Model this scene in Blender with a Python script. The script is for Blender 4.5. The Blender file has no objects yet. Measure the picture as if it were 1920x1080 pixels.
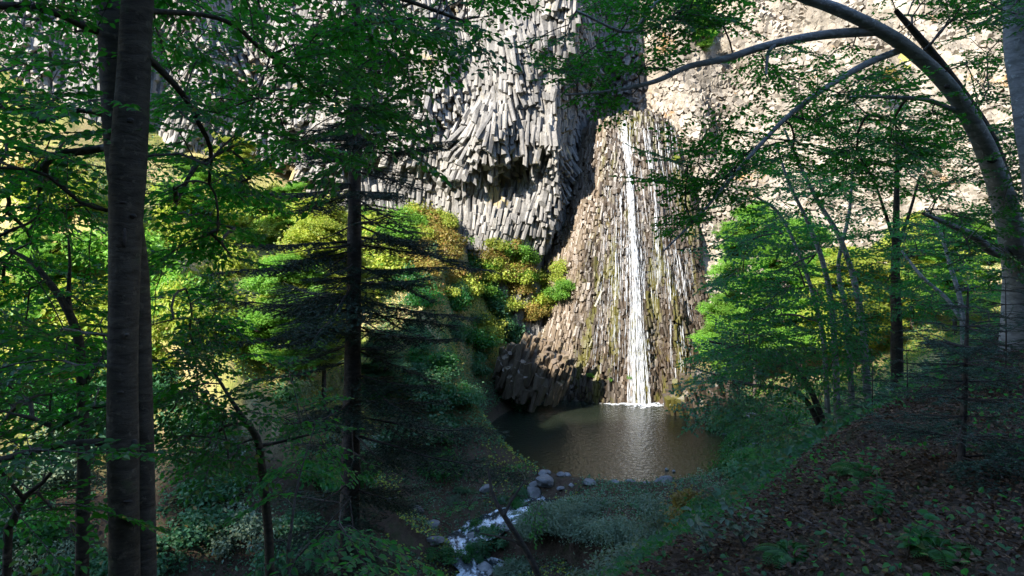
import bpy, math, random
import numpy as np
from mathutils import Vector

# ------------------------------------------------------------------ camera, world, sun, exposure
F, CX, HZ = 1371.0, 960.0, 440.0            # pixels of the 1920 px wide photograph: focal length, centre, horizon row
scn = bpy.context.scene
col = scn.collection
cam = bpy.data.objects.new('camera', bpy.data.cameras.new('camera'))
col.objects.link(cam)
cam.location = (0, 0, 0)
cam.rotation_euler = (math.radians(90), 0, 0)
cam.data.sensor_width = 36.0
cam.data.lens = 36.0 * F / 1920.0
cam.data.shift_y = -(540.0 - HZ) / 1920.0
cam.data.clip_start = 0.05
cam.data.clip_end = 2000
scn.camera = cam

SUN = Vector((0.55, 0.65, -0.50)).normalized()          # the way the light travels
world = bpy.data.worlds.new('World')
scn.world = world
world.use_nodes = True
wn = world.node_tree
sky = wn.nodes.new('ShaderNodeTexSky')
sky.sky_type = 'NISHITA'
sky.sun_disc = False
sky.sun_elevation = math.asin(-SUN.z)
sky.sun_rotation = math.atan2(-SUN.x, -SUN.y) % (2 * math.pi)
sky.altitude = 900
sky.air_density = 1.0
sky.dust_density = 0.2
sky.ozone_density = 2.5
bgn = wn.nodes['Background']
wn.links.new(sky.outputs[0], bgn.inputs[0])
bgn.inputs[1].default_value = 0.15

sl = bpy.data.lights.new('sun', 'SUN')
sl.energy = 3.7
sl.angle = math.radians(0.5)
sl.color = (1.0, 0.93, 0.83)
sun = bpy.data.objects.new('sun', sl)
col.objects.link(sun)
sun.rotation_euler = SUN.to_track_quat('-Z', 'Y').to_euler()
sun.location = (-60, -70, 90)

scn.view_settings.view_transform = 'Standard'
scn.view_settings.look = 'None'
scn.view_settings.gamma = 1
scn.view_settings.exposure = 2.2
scn.view_settings.use_curve_mapping = False
scn.render.engine = 'CYCLES'
scn.cycles.max_bounces = 7
scn.cycles.diffuse_bounces = 4
scn.cycles.glossy_bounces = 3
scn.cycles.transmission_bounces = 4
scn.cycles.transparent_max_bounces = 12
scn.cycles.sample_clamp_indirect = 6

# ------------------------------------------------------------------ helpers
rs = np.random.RandomState
UP = np.array([0., 0., 1.])


def P(px, py, Y):
    return np.array([(px - CX) / F * Y, Y, (HZ - py) / F * Y])


def proj(V):
    return np.stack([CX + F * V[:, 0] / V[:, 1], HZ - F * V[:, 2] / V[:, 1]], 1)


def unit(a):
    a = np.asarray(a, float)
    return a / np.maximum(np.linalg.norm(a, axis=-1, keepdims=True), 1e-9)


def hash3(i, j, k, s):
    v = np.sin(i * 127.1 + j * 311.7 + k * 74.7 + s * 53.3) * 43758.5453
    return v - np.floor(v)


def vnoise(p, freq=1.0, seed=0):
    p = np.asarray(p, float) * freq
    i = np.floor(p); f = p - i; f = f * f * (3 - 2 * f)
    r = 0
    for dx in (0, 1):
        wx = f[..., 0] if dx else 1 - f[..., 0]
        for dy in (0, 1):
            wy = f[..., 1] if dy else 1 - f[..., 1]
            for dz in (0, 1):
                wz = f[..., 2] if dz else 1 - f[..., 2]
                r = r + wx * wy * wz * hash3(i[..., 0] + dx, i[..., 1] + dy, i[..., 2] + dz, seed)
    return r * 2 - 1


def fbm(p, freq=1.0, seed=0, n=4):
    r = 0; a = 1.0
    for k in range(n):
        r = r + a * vnoise(p, freq * 2 ** k, seed + k * 7); a *= 0.5
    return r


def sstep(a, b, x):
    t = np.clip((x - a) / (b - a), 0, 1)
    return t * t * (3 - 2 * t)


def smax(a, b, k=1.0):
    return 0.5 * (a + b + np.sqrt((a - b) ** 2 + k * k))


class Geo:
    """collects quads and triangles"""
    def __init__(s):
        s.v = []; s.q = []; s.t = []; s.qm = []; s.tm = []; s.n = 0

    def add(s, V, Q=None, T=None, m=0):
        V = np.asarray(V, float).reshape(-1, 3)
        if Q is not None and len(Q):
            s.q.append(np.asarray(Q).reshape(-1, 4) + s.n); s.qm.append(np.full(len(s.q[-1]), m))
        if T is not None and len(T):
            s.t.append(np.asarray(T).reshape(-1, 3) + s.n); s.tm.append(np.full(len(s.t[-1]), m))
        s.v.append(V); s.n += len(V)

    def mesh(s, name, mats, off=(0, 0, 0), smooth=False):
        V = np.concatenate(s.v) - np.asarray(off)
        Q = np.concatenate(s.q) if s.q else np.zeros((0, 4), int)
        T = np.concatenate(s.t) if s.t else np.zeros((0, 3), int)
        me = bpy.data.meshes.new(name)
        me.vertices.add(len(V)); me.vertices.foreach_set('co', V.astype(np.float32).ravel())
        L = np.concatenate([Q.ravel(), T.ravel()]).astype(np.int32)
        me.loops.add(len(L)); me.loops.foreach_set('vertex_index', L)
        st = np.concatenate([np.arange(len(Q)) * 4, len(Q) * 4 + np.arange(len(T)) * 3]).astype(np.int32)
        me.polygons.add(len(st)); me.polygons.foreach_set('loop_start', st)
        mi = np.concatenate(([np.zeros(0, int)] + s.qm + s.tm)).astype(np.int32)
        for m in mats if isinstance(mats, (list, tuple)) else [mats]:
            me.materials.append(m)
        me.polygons.foreach_set('material_index', mi)
        me.polygons.foreach_set('use_smooth', np.full(len(st), bool(smooth)))
        me.update(calc_edges=True)
        me.validate()
        return me

    def obj(s, name, mats, parent=None, smooth=False, off=None):
        if off is None:
            off = tuple(wloc(parent)) if parent is not None else (0, 0, 0)
        o = bpy.data.objects.new(name, s.mesh(name, mats, off, smooth))
        col.objects.link(o)
        if parent is not None:
            o.parent = parent
        else:
            o.location = off
        return o


def wloc(o):
    p = Vector((0, 0, 0))
    while o is not None:
        p = p + o.location; o = o.parent
    return p


def tag(o, label=None, cat=None, group=None, kind=None):
    if label: o['label'] = label
    if cat: o['category'] = cat
    if group: o['group'] = group
    if kind: o['kind'] = kind
    return o


def thing(name, label, cat, loc, group=None, kind=None):
    o = bpy.data.objects.new(name, None)
    col.objects.link(o)
    o.location = [float(c) for c in loc]
    o.empty_display_size = 0.2
    return tag(o, label, cat, group, kind)


def dup(o, loc, rz=0.0, sc=1.0, label=None, group=None):
    c = o.copy(); col.objects.link(c)
    c.location = [float(a) for a in loc]; c.rotation_euler = (0, 0, rz)
    c.scale = (sc, sc, sc) if np.isscalar(sc) else sc
    if label: c['label'] = label
    if group: c['group'] = group
    for ch in list(o.children):
        d = ch.copy(); col.objects.link(d); d.parent = c
        for g in list(ch.children):
            e = g.copy(); col.objects.link(e); e.parent = d
    return c


def tube(g, pts, rad, n=8, m=0, cap=True):
    pts = np.asarray(pts, float); k = len(pts)
    rad = np.broadcast_to(np.asarray(rad, float), (k,))
    tg = unit(np.gradient(pts, axis=0))
    ref = np.array([1., 0.1, 0.05]) if abs(tg[0][0]) < 0.8 else np.array([0., 0.1, 1.])
    b = unit(np.cross(tg, ref)); c = np.cross(tg, b)
    a = np.arange(n) / n * 2 * np.pi
    V = pts[:, None] + rad[:, None, None] * (np.cos(a)[None, :, None] * b[:, None] + np.sin(a)[None, :, None] * c[:, None])
    i = np.arange(k - 1)[:, None] * n; j = np.arange(n)[None]; j2 = (j + 1) % n
    Q = np.stack([i + j, i + j2, i + n + j2, i + n + j], -1).reshape(-1, 4)
    V = V.reshape(-1, 3); T = []
    if cap:
        V = np.concatenate([V, pts[-1:] + tg[-1] * rad[-1] * 0.3])
        T = [[(k - 1) * n + a_, (k - 1) * n + (a_ + 1) % n, k * n] for a_ in range(n)]
    g.add(V, Q, T, m)


def smooth_path(pts, step=0.25):
    """Catmull-Rom through the points (any number of columns; the first three are xyz)"""
    p = np.asarray(pts, float)
    p = np.concatenate([2 * p[:1] - p[1:2], p, 2 * p[-1:] - p[-2:-1]])
    out = []
    for k in range(1, len(p) - 2):
        n = max(2, int(np.linalg.norm(p[k + 1][:3] - p[k][:3]) / step))
        t = (np.arange(n) / n)[:, None]
        a, b, c, d = p[k - 1], p[k], p[k + 1], p[k + 2]
        out.append(0.5 * (2 * b + (c - a) * t + (2 * a - 5 * b + 4 * c - d) * t ** 2 + (3 * b - a - 3 * c + d) * t ** 3))
    out.append(p[-2:-1])
    return np.concatenate(out)


def pxpath(lst, step=0.2):
    """[(px, py, depth, width in px), ...] -> path and radii"""
    q = np.array([list(P(a, b, Y)) + [0.5 * w / F * Y] for a, b, Y, w in lst])
    s = smooth_path(q, step)
    return s[:, :3], s[:, 3]


def leafmesh(g, Pp, D, N, S, w=0.6, m=0, simple=False):
    Pp, D, N = np.asarray(Pp), unit(D), unit(N)
    S = np.broadcast_to(np.asarray(S, float), (len(Pp),))[:, None]
    B = unit(np.cross(N, D)); N = np.cross(D, B)
    k = len(Pp)
    if simple:
        V = np.stack([Pp, Pp + D * .45 * S - B * w * .5 * S + N * .10 * S, Pp + D * S, Pp + D * .45 * S + B * w * .5 * S + N * .10 * S], 1)
        i = np.arange(k)[:, None] * 4
        T = np.stack([i + [0, 1, 2], i + [0, 2, 3]], 1).reshape(-1, 3)
        g.add(V, None, T, m)
        return
    f = .12
    V = np.stack([Pp,
                  Pp + D * .30 * S - B * w * .48 * S + N * f * S, Pp + D * .70 * S - B * w * .40 * S + N * f * .8 * S,
                  Pp + D * S - N * .04 * S,
                  Pp + D * .70 * S + B * w * .40 * S + N * f * .8 * S, Pp + D * .30 * S + B * w * .48 * S + N * f * S], 1)
    i = np.arange(k)[:, None] * 6
    Q = np.stack([i + [0, 1, 2, 3], i + [0, 3, 4, 5]], 1).reshape(-1, 4)
    g.add(V, Q, None, m)


# ------------------------------------------------------------------ materials
class Nt:
    def __init__(s, name):
        s.mat = bpy.data.materials.new(name); s.mat.use_nodes = True
        s.t = s.mat.node_tree; s.t.nodes.clear()
        s.out = s.n('OutputMaterial')

    def n(s, typ, **kw):
        nd = s.t.nodes.new('ShaderNode' + typ)
        for k, v in kw.items():
            setattr(nd, k, v)
        return nd

    def l(s, a, b):
        s.t.links.new(a, b)

    def noise(s, vec, scale, detail=4, rough=0.55, dist=0.0):
        nd = s.n('TexNoise'); nd.inputs['Scale'].default_value = scale
        nd.inputs['Detail'].default_value = detail; nd.inputs['Roughness'].default_value = rough
        nd.inputs['Distortion'].default_value = dist
        if vec is not None: s.l(vec, nd.inputs['Vector'])
        return nd.outputs['Fac']

    def ramp(s, fac, stops):
        nd = s.n('ValToRGB'); e = nd.color_ramp.elements
        while len(e) < len(stops): e.new(0.5)
        for el, (p, c) in zip(e, stops):
            el.position = p; el.color = (c[0], c[1], c[2], 1) if not np.isscalar(c) else (c, c, c, 1)
        s.l(fac, nd.inputs[0])
        return nd.outputs[0]

    def mix(s, fac, a, b, blend='MIX'):
        nd = s.n('Mix', data_type='RGBA', blend_type=blend)
        if np.isscalar(fac): nd.inputs[0].default_value = fac
        else: s.l(fac, nd.inputs[0])
        for x, k in ((a, 6), (b, 7)):
            if isinstance(x, (tuple, list)): nd.inputs[k].default_value = (*x[:3], 1)
            else: s.l(x, nd.inputs[k])
        return nd.outputs[2]

    def math(s, op, a, b=0.5):
        nd = s.n('Math', operation=op)
        for x, k in ((a, 0), (b, 1)):
            if np.isscalar(x): nd.inputs[k].default_value = x
            else: s.l(x, nd.inputs[k])
        return nd.outputs[0]

    def coord(s, scale=(1, 1, 1), space='Object'):
        if space == 'World':
            v = s.n('NewGeometry').outputs['Position']
        else:
            v = s.n('TexCoord').outputs[space]
        mp = s.n('Mapping'); mp.inputs['Scale'].default_value = scale
        s.l(v, mp.inputs['Vector'])
        return mp.outputs[0]

    def island(s):
        return s.n('NewGeometry').outputs['Random Per Island']

    def bump(s, h, strength=0.5, dist=0.05):
        nd = s.n('Bump'); nd.inputs['Strength'].default_value = strength; nd.inputs['Distance'].default_value = dist
        s.l(h, nd.inputs['Height'])
        return nd.outputs[0]

    def princ(s, colr, rough=0.8, nor=None, spec=0.3):
        nd = s.n('BsdfPrincipled')
        if isinstance(colr, (tuple, list)): nd.inputs['Base Color'].default_value = (*colr[:3], 1)
        else: s.l(colr, nd.inputs['Base Color'])
        if np.isscalar(rough): nd.inputs['Roughness'].default_value = rough
        else: s.l(rough, nd.inputs['Roughness'])
        nd.inputs['Specular IOR Level'].default_value = spec
        if nor is not None: s.l(nor, nd.inputs['Normal'])
        s.l(nd.outputs[0], s.out.inputs[0])
        return nd


def leaf_mat(name, cols, trans, tfac=0.42, gloss=0.35, rare=None):
    s = Nt(name)
    isl = s.island()
    oi = s.n('ObjectInfo').outputs['Random']
    f = s.math('FRACT', s.math('ADD', isl, oi), 0)
    n = len(cols)
    st = [(0.9 * k / max(1, n - 1), c) for k, c in enumerate(cols)]
    if rare: st.append((0.985, rare))
    c = s.ramp(f, st)
    big = s.ramp(s.noise(s.coord((1, 1, 1), 'World'), 0.35, 2), [(0.3, 0.72), (0.7, 1.25)])
    c = s.mix(1.0, c, big, 'MULTIPLY')
    p = s.princ(c, 0.48, None, gloss)
    tr = s.n('BsdfTranslucent')
    tc = s.mix(1.0, s.mix(f, trans, tuple(x * 1.25 for x in trans)), big, 'MULTIPLY')
    s.l(tc, tr.inputs[0])
    mx = s.n('MixShader'); mx.inputs[0].default_value = tfac
    s.l(p.outputs[0], mx.inputs[1]); s.l(tr.outputs[0], mx.inputs[2]); s.l(mx.outputs[0], s.out.inputs[0])
    return s.mat


def rock_mat(name, cols, lichen, lich_amt, rough=0.85, spec=0.25, moss=None, fine=6.0, vstretch=1.0, bumpd=0.08, dry=None):
    s = Nt(name)
    w = s.coord((1, 1, vstretch), 'World')
    isl = s.island()
    base = s.ramp(isl, [(k / (len(cols) - 1), c) for k, c in enumerate(cols)])
    nz = s.noise(w, 1.3, 6, 0.62)
    base = s.mix(1.0, base, s.ramp(nz, [(0.25, 0.62), (0.5, 1.0), (0.75, 1.3)]), 'MULTIPLY')
    base = s.mix(1.0, base, s.ramp(s.noise(s.coord((1, 1, .10), 'World'), .9, 5, 0.6), [(0.32, 0.66), (0.55, 1.05)]), 'MULTIPLY')
    base = s.mix(1.0, base, s.ramp(s.noise(w, .16, 3), [(0.35, 0.78), (0.62, 1.12)]), 'MULTIPLY')
    nf = s.noise(w, fine, 5, 0.7)
    base = s.mix(1.0, base, s.ramp(nf, [(0.3, 0.72), (0.6, 1.1)]), 'MULTIPLY')
    lm = s.math('ADD', s.noise(w, 0.28, 3), s.math('MULTIPLY', s.noise(w, 2.2, 5, 0.7), 0.55))
    lf = s.ramp(lm, [(lich_amt, 0.0), (lich_amt + 0.09, 0.85)])
    base = s.mix(lf, base, lichen)
    if moss:
        mm = s.math('ADD', s.noise(s.coord((1.4, 1, .22), 'World'), 0.6, 4), s.math('MULTIPLY', s.noise(w, 3.5, 4), 0.4))
        base = s.mix(s.ramp(mm, [(0.72, 0.0), (0.82, 0.8)]), base, moss)
    if dry:                                              # rock out of the water's reach, left of the stream
        sp = s.n('SeparateXYZ'); s.l(s.n('NewGeometry').outputs['Position'], sp.inputs[0])
        e = s.math('ADD', s.math('MULTIPLY', sp.outputs[0], -.25), s.math('MULTIPLY', s.noise(s.coord((1, 1, .25), 'World'), .9, 4), 1.3))
        e = s.math('ADD', e, s.math('MULTIPLY', sp.outputs[2], .045))
        base = s.mix(s.ramp(s.math('ADD', e, 1.75), [(.45, 0.0), (.75, 0.85)]), base, s.mix(1.0, dry, s.ramp(nf, [(0.3, .7), (.6, 1.15)]), 'MULTIPLY'))
    h = s.math('ADD', s.math('MULTIPLY', nf, 0.6), nz)
    s.princ(base, rough, s.bump(h, 0.7, bumpd), spec)
    return s.mat


def bark_mat(name, c1, c2, moss=(0.05, 0.07, 0.02), mossy=0.62, band=True, spec=0.2):
    s = Nt(name)
    w = s.coord((1, 1, 1), 'World')
    n1 = s.noise(s.coord((2.2, 2.2, 7), 'World'), 2.5, 5, 0.65, 0.6)
    c = s.mix(s.ramp(n1, [(0.35, 0.0), (0.68, 1.0)]), c1, c2)
    if band:
        n2 = s.noise(s.coord((1.1, 1.1, 16), 'World'), 1.5, 3, 0.6, 0.4)
        c = s.mix(s.ramp(n2, [(0.62, 0.0), (0.74, 0.5)]), c, tuple(x * 0.45 for x in c1))
    c = s.mix(s.ramp(s.noise(w, 3.2, 4), [(mossy, 0.0), (mossy + .12, 0.7)]), c, moss)
    spots = s.noise(w, 14, 3, 0.6)
    c = s.mix(s.ramp(spots, [(0.6, 0), (0.68, 0.45)]), c, tuple(min(1, x * 1.9) for x in c2))
    h = s.math('ADD', n1, s.math('MULTIPLY', spots, 0.5))
    s.princ(c, 0.85, s.bump(h, 0.8, 0.02), spec)
    return s.mat


M = {}
M['basalt'] = rock_mat('grey_basalt', [(.205, .195, .18), (.26, .245, .225), (.165, .158, .148), (.30, .28, .245)], (.30, .23, .09), 0.91, bumpd=0.1)
M['pale'] = rock_mat('pale_rock', [(.27, .235, .19), (.30, .26, .21), (.25, .222, .187), (.285, .25, .205)], (.33, .20, .09), 0.93, fine=5)
M['wet'] = rock_mat('wet_brown_rock', [(.034, .023, .014), (.055, .039, .025), (.024, .016, .010), (.13, .108, .085), (.044, .030, .018)], (.11, .085, .014), 0.92, rough=0.42, spec=0.5, moss=(.075, .07, .010), fine=7, vstretch=.4, dry=(.155, .118, .082))
M['boulder'] = rock_mat('boulder_rock', [(.11, .115, .12), (.18, .18, .18)], (.10, .12, .05), 0.98)
M['slab'] = rock_mat('shaded_rock', [(.11, .11, .11), (.16, .155, .15)], (.07, .09, .03), 0.86, fine=4)
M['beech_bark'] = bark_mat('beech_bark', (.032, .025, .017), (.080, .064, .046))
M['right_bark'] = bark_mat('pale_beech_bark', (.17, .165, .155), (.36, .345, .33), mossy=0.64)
M['dark_bark'] = bark_mat('dark_bark', (.035, .028, .022), (.075, .06, .05), band=False)
M['fir_bark'] = bark_mat('fir_bark', (.035, .027, .022), (.08, .064, .052), band=False, mossy=0.68)
M['twig'] = bark_mat('twig_bark', (.06, .05, .04), (.11, .095, .08), band=False)
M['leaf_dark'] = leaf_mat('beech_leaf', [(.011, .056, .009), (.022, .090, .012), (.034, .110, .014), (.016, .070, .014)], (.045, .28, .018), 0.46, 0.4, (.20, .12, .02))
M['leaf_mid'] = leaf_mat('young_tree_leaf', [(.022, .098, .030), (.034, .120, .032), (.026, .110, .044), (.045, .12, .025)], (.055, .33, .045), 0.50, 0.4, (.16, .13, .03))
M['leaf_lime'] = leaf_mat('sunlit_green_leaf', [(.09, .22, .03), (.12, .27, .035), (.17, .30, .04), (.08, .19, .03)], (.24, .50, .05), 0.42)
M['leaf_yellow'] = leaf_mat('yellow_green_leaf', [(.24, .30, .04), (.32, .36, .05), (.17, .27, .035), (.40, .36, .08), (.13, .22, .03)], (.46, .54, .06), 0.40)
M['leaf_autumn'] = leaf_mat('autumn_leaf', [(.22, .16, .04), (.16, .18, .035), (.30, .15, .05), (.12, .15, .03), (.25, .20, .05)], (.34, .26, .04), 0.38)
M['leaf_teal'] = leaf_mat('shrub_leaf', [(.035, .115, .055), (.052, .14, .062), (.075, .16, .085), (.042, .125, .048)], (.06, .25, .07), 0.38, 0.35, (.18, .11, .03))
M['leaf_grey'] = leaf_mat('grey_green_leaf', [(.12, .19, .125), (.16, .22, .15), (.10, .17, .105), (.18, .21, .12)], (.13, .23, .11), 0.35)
M['needle'] = leaf_mat('fir_needle', [(.009, .026, .010), (.015, .036, .015), (.020, .046, .019)], (.012, .035, .010), 0.12, 0.3)
M['needle_pale'] = leaf_mat('sapling_needle', [(.022, .062, .036), (.032, .080, .046), (.045, .10, .058)], (.03, .09, .04), 0.2, 0.3)
M['litter'] = leaf_mat('fallen_leaf', [(.040, .019, .008), (.062, .031, .014), (.092, .048, .023), (.025, .013, .006), (.125, .070, .035)], (.08, .045, .02), 0.1, 0.25)
M['grass'] = leaf_mat('dry_grass', [(.38, .36, .12), (.48, .40, .20), (.26, .33, .06), (.52, .43, .26)], (.22, .22, .06), 0.3)
M['fern'] = leaf_mat('fern_frond', [(.03, .11, .025), (.045, .14, .03)], (.06, .22, .03), 0.35)


def soil_mat():
    s = Nt('forest_soil')
    w = s.coord((1, 1, 1), 'World')
    c = s.ramp(s.noise(w, 1.6, 6, 0.65), [(0.3, (.035, .024, .016)), (0.5, (.075, .052, .036)), (0.7, (.035, .05, .018))])
    far = s.ramp(s.noise(w, 0.22, 4, 0.6), [(0.4, (.20, .23, .05)), (0.55, (.34, .28, .12)), (0.68, (.42, .32, .19))])
    sp = s.n('SeparateXYZ'); s.l(w, sp.inputs[0])
    f = s.ramp(s.math('DIVIDE', sp.outputs[1], 100), [(0.27, 0.0), (0.40, 1.0)])
    hz_ = s.ramp(s.math('ADD', s.math('MULTIPLY', sp.outputs[2], .1), 1.75), [(0.40, 0.0), (0.85, 1.0)])   # damp green floor below, dry grass above
    f = s.math('MULTIPLY', f, hz_)
    c = s.mix(f, c, far)
    c = s.mix(1.0, c, s.ramp(s.noise(w, 9, 4, 0.7), [(0.3, 0.6), (0.7, 1.25)]), 'MULTIPLY')
    s.princ(c, 0.95, s.bump(s.noise(w, 6, 6, 0.7), 0.8, 0.12), 0.1)
    return s.mat


def pool_mat():
    s = Nt('pool_water')
    w = s.coord((1, .8, 1), 'World')
    h = s.math('ADD', s.noise(w, 3.6, 3, 0.5, 0.3), s.math('MULTIPLY', s.noise(w, 9.0, 2, 0.5), 0.30))
    p = s.princ((.013, .017, .011), 0.06, s.bump(h, 0.55, 0.13), 0.5)
    p.inputs['IOR'].default_value = 1.333
    return s.mat


def white_water_mat(name, lo, hi, stretch=(14, 14, .55)):
    s = Nt(name)
    n1 = s.noise(s.coord(stretch, 'World'), 1.0, 4, 0.6)
    f = s.ramp(n1, [(lo, 0.0), (hi, 1.0)])
    p = s.princ((.70, .73, .76), 0.35, None, 0.4)
    tl = s.n('BsdfTranslucent'); tl.inputs[0].default_value = (.65, .68, .72, 1)
    m0 = s.n('MixShader'); m0.inputs[0].default_value = 0.3
    s.l(p.outputs[0], m0.inputs[1]); s.l(tl.outputs[0], m0.inputs[2])
    tr = s.n('BsdfTransparent')
    mx = s.n('MixShader')
    s.l(f, mx.inputs[0]); s.l(tr.outputs[0], mx.inputs[1]); s.l(m0.outputs[0], mx.inputs[2])
    s.l(mx.outputs[0], s.out.inputs[0])
    return s.mat


def stream_mat():
    s = Nt('stream_water')
    w = s.coord((1, 1, 1), 'World')
    f = s.ramp(s.math('ADD', s.noise(w, 1.1, 3), s.math('MULTIPLY', s.noise(s.coord((1, .6, 1), 'World'), 6, 4, 0.7), 0.5)), [(0.72, 0.0), (0.90, 1.0)])
    c = s.mix(f, (.02, .028, .03), (.75, .80, .84))
    r = s.ramp(f, [(0, 0.06), (1, 0.6)])
    s.princ(c, r, s.bump(s.noise(w, 5, 4), 0.6, 0.1), 0.5)
    return s.mat


M['soil'] = soil_mat()
M['pool'] = pool_mat()
M['white'] = white_water_mat('falling_water', 0.42, 0.84, (11, 11, .8))
M['thin'] = white_water_mat('thin_falling_water', 0.46, 0.76, (9, 9, .8))
M['foam'] = white_water_mat('foam', 0.44, 0.62, (3, 3, 3))
M['stream'] = stream_mat()

# ------------------------------------------------------------------ terrain
WATER = -15.2
STREAM = np.array([(3.5, 45.6, -15.35), (0.6, 43.6, -16.1), (-2.5, 42.0, -17.2), (-1.6, 40.2, -18.3), (-3.5, 36, -19.4),
                   (-10, 29, -21), (-18, 22, -23), (-42, 13, -26), (-95, 6, -30), (-320, -5, -45)], float)
POOL_C, POOL_R = np.array([7.6, 56.4]), np.array([9.7, 12.0])


def stream_dist(x, y):
    best = np.full(x.shape, 1e9); zz = np.zeros(x.shape); side = np.zeros(x.shape)
    for a, b in zip(STREAM[:-1], STREAM[1:]):
        d = b[:2] - a[:2]; L2 = d @ d
        t = np.clip(((x - a[0]) * d[0] + (y - a[1]) * d[1]) / L2, 0, 1)
        qx, qy = x - (a[0] + t * d[0]), y - (a[1] + t * d[1])
        e = np.hypot(qx, qy); m = e < best
        best = np.where(m, e, best); zz = np.where(m, a[2] + t * (b[2] - a[2]), zz)
        side = np.where(m, d[0] * qy - d[1] * qx, side)      # < 0 : far side
    return best, zz, side


def left_y(x, z):
    y = 70 + 1.1 * np.sin(x * .23 + 1) + .7 * np.sin(x * .57 + z * .13) + .06 * (z - 4) - .0042 * np.maximum(0, -x - 8) ** 2
    y = y - 3.6 * np.exp(-((x - 1.2) / 4.6) ** 2) * sstep(-4, 5, z)
    y = y + 3.0 * np.exp(-(((x + 0.7) / 3.0) ** 2 + ((z - 4.8) / 2.3) ** 2)) - 1.4 * np.exp(-(((x + 1.4) / 3.2) ** 2 + ((z - 9.0) / 1.6) ** 2))
    y = y - 1.7 * sstep(-.5, .9, z - 6.2 - 1.4 * np.sin(x * .45 + .6)) + .9 * np.sin(x * .9 + 1.3 * np.sin(z * .3)) * sstep(2, 8, z)
    xr = 3.9 + .4 * np.sin(z * .4) - 1.2 * sstep(3, -3, z) + 1.8 * sstep(8, 24, z)
    y = y + np.clip((x - xr) / 4.6, 0, 1) * 10.0 + 1.0 * sstep(xr - .1, xr + .5, x)
    return y


def right_y(x, z):
    y = 72.5 - .0105 * np.maximum(0, x - 14) ** 2 + .9 * np.sin(x * .33) + .6 * np.sin(x * .8 + z * .2) + .16 * (z - 2) + .9 * np.sin(x * 1.1 + .35 * z + 1.5 * np.sin(z * .31)) * np.sin(z * .37 + x * .2)
    return y + sstep(15.6, 13.6, x) * 4.0


def fall_c(z):
    return 11.0 + 1.2 * sstep(-15, 11.5, z)


def fall_w(z):
    t = np.clip((11.6 - z) / 26.8, 0, 1)
    return 3.9 + 7.0 * t ** 0.8


def fall_y(x, z):
    t = np.clip((11.6 - z) / 26.8, -.2, 1)
    d = 5.2 + 4.3 * np.maximum(t, 0)
    u = np.clip(1 - ((x - fall_c(z)) / fall_w(z)) ** 2, 0, 1)
    y = 75.6 - d * u ** .5 + .25 * np.sin(x * 1.7 + z * .2)
    return y + 3.0 * sstep(10.6, 12.6, z)


def cliff_front(x):
    z0 = np.zeros(np.shape(x))
    return np.where(x < 14, left_y(x, z0), right_y(x, z0))


def ground(x, y):
    x, y = np.asarray(x, float), np.asarray(y, float)
    p3 = np.stack([x, y, np.zeros_like(x)], -1)
    d, zv, side = stream_dist(x, y)
    s = ((x - 1) * 4 - (y - 5) * 3.9) / 5.587
    t = np.clip(((x - 1) * 3.9 + (y - 5) * 4) / 5.587, -6, 13)
    bank = -2.35 + .054 * t + np.where(s > 0, .27 * np.minimum(s, 6) + .05 * np.maximum(s - 6, 0), .86 * s)
    bank = bank + np.where(s > 0, 0, 0) + .10 * fbm(p3, .9, 3, 3) + .5 * fbm(p3, .16, 5, 2) * sstep(0, -6, s)
    hill = -1.2 + 1.15 * np.minimum(-y - 3, 52) + .05 * np.minimum(0, y + 55) - np.maximum(0, -x - 96) * 1.1 * (y < 0)
    near = smax(bank, hill, 1.5)
    far = zv - .5 + np.where(side < 0, .70 * np.maximum(0, d - 1.0), .40 * np.clip(d - .9, 0, 2.2)) + .22 * fbm(p3, .9, 14, 2) * (y > 25)
    far = far + (1.1 * fbm(p3, .13, 9, 3) + .3 * fbm(p3, .6, 4, 2)) * sstep(2, 10, d)
    q = np.hypot((x - POOL_C[0]) / POOL_R[0], (y - POOL_C[1]) / POOL_R[1])
    e = (q - 1) * 10.4
    ang = (x - POOL_C[0]) / np.maximum(np.hypot(x - POOL_C[0], y - POOL_C[1]), 1e-6)
    steep = .55 + 1.6 * sstep(-.25, -.75, ang)
    front = sstep(-.55, -.95, (y - POOL_C[1]) / np.maximum(np.hypot(x - POOL_C[0], y - POOL_C[1]), 1e-6))
    steep = steep * (1 - .75 * front)
    basin = np.where(e < 0, -15.0 + np.maximum(e * .8, -2.5), -15.0 + e * steep) + .35 * fbm(p3, .35, 12, 3) * sstep(0, 4, e)
    rightside = sstep(2, 7, x) * sstep(40, 46, y)
    far = np.where(y > 40, np.minimum(far, basin) * (1 - rightside) + basin * rightside, far)
    w = sstep(.2, 1.8, e)
    far = np.where((y > 40) & (e < 2), far * w + basin * (1 - w), far)
    g = smax(near, far, .8)
    b2 = cliff_front(x)
    back = sstep(2.5, 8, y - b2) * (y > 40)
    return g * (1 - back) + back * (36 + .1 * (y - b2))


def ground_obj():
    xs = np.concatenate([np.linspace(-320, -62, 14), np.linspace(-60, -12.5, 90), np.linspace(-12, 16, 130), np.linspace(16.5, 60, 84), np.linspace(63, 320, 14)])
    ys = np.concatenate([np.linspace(-220, -6, 40), np.linspace(-5, 20, 110), np.linspace(20.5, 92, 140), np.linspace(100, 320, 10)])
    X, Y = np.meshgrid(xs, ys)
    V = np.stack([X, Y, ground(X, Y)], -1).reshape(-1, 3)
    nx, ny = len(xs), len(ys)
    i = np.arange(ny - 1)[:, None] * nx + np.arange(nx - 1)[None]
    Q = np.stack([i, i + 1, i + nx + 1, i + nx], -1).reshape(-1, 4)
    g = Geo(); g.add(V, Q)
    tag(g.obj('ground', M['soil'], smooth=True), 'wooded gorge floor with earth bank and grassy slopes', kind='structure')


ground_obj()


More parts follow.
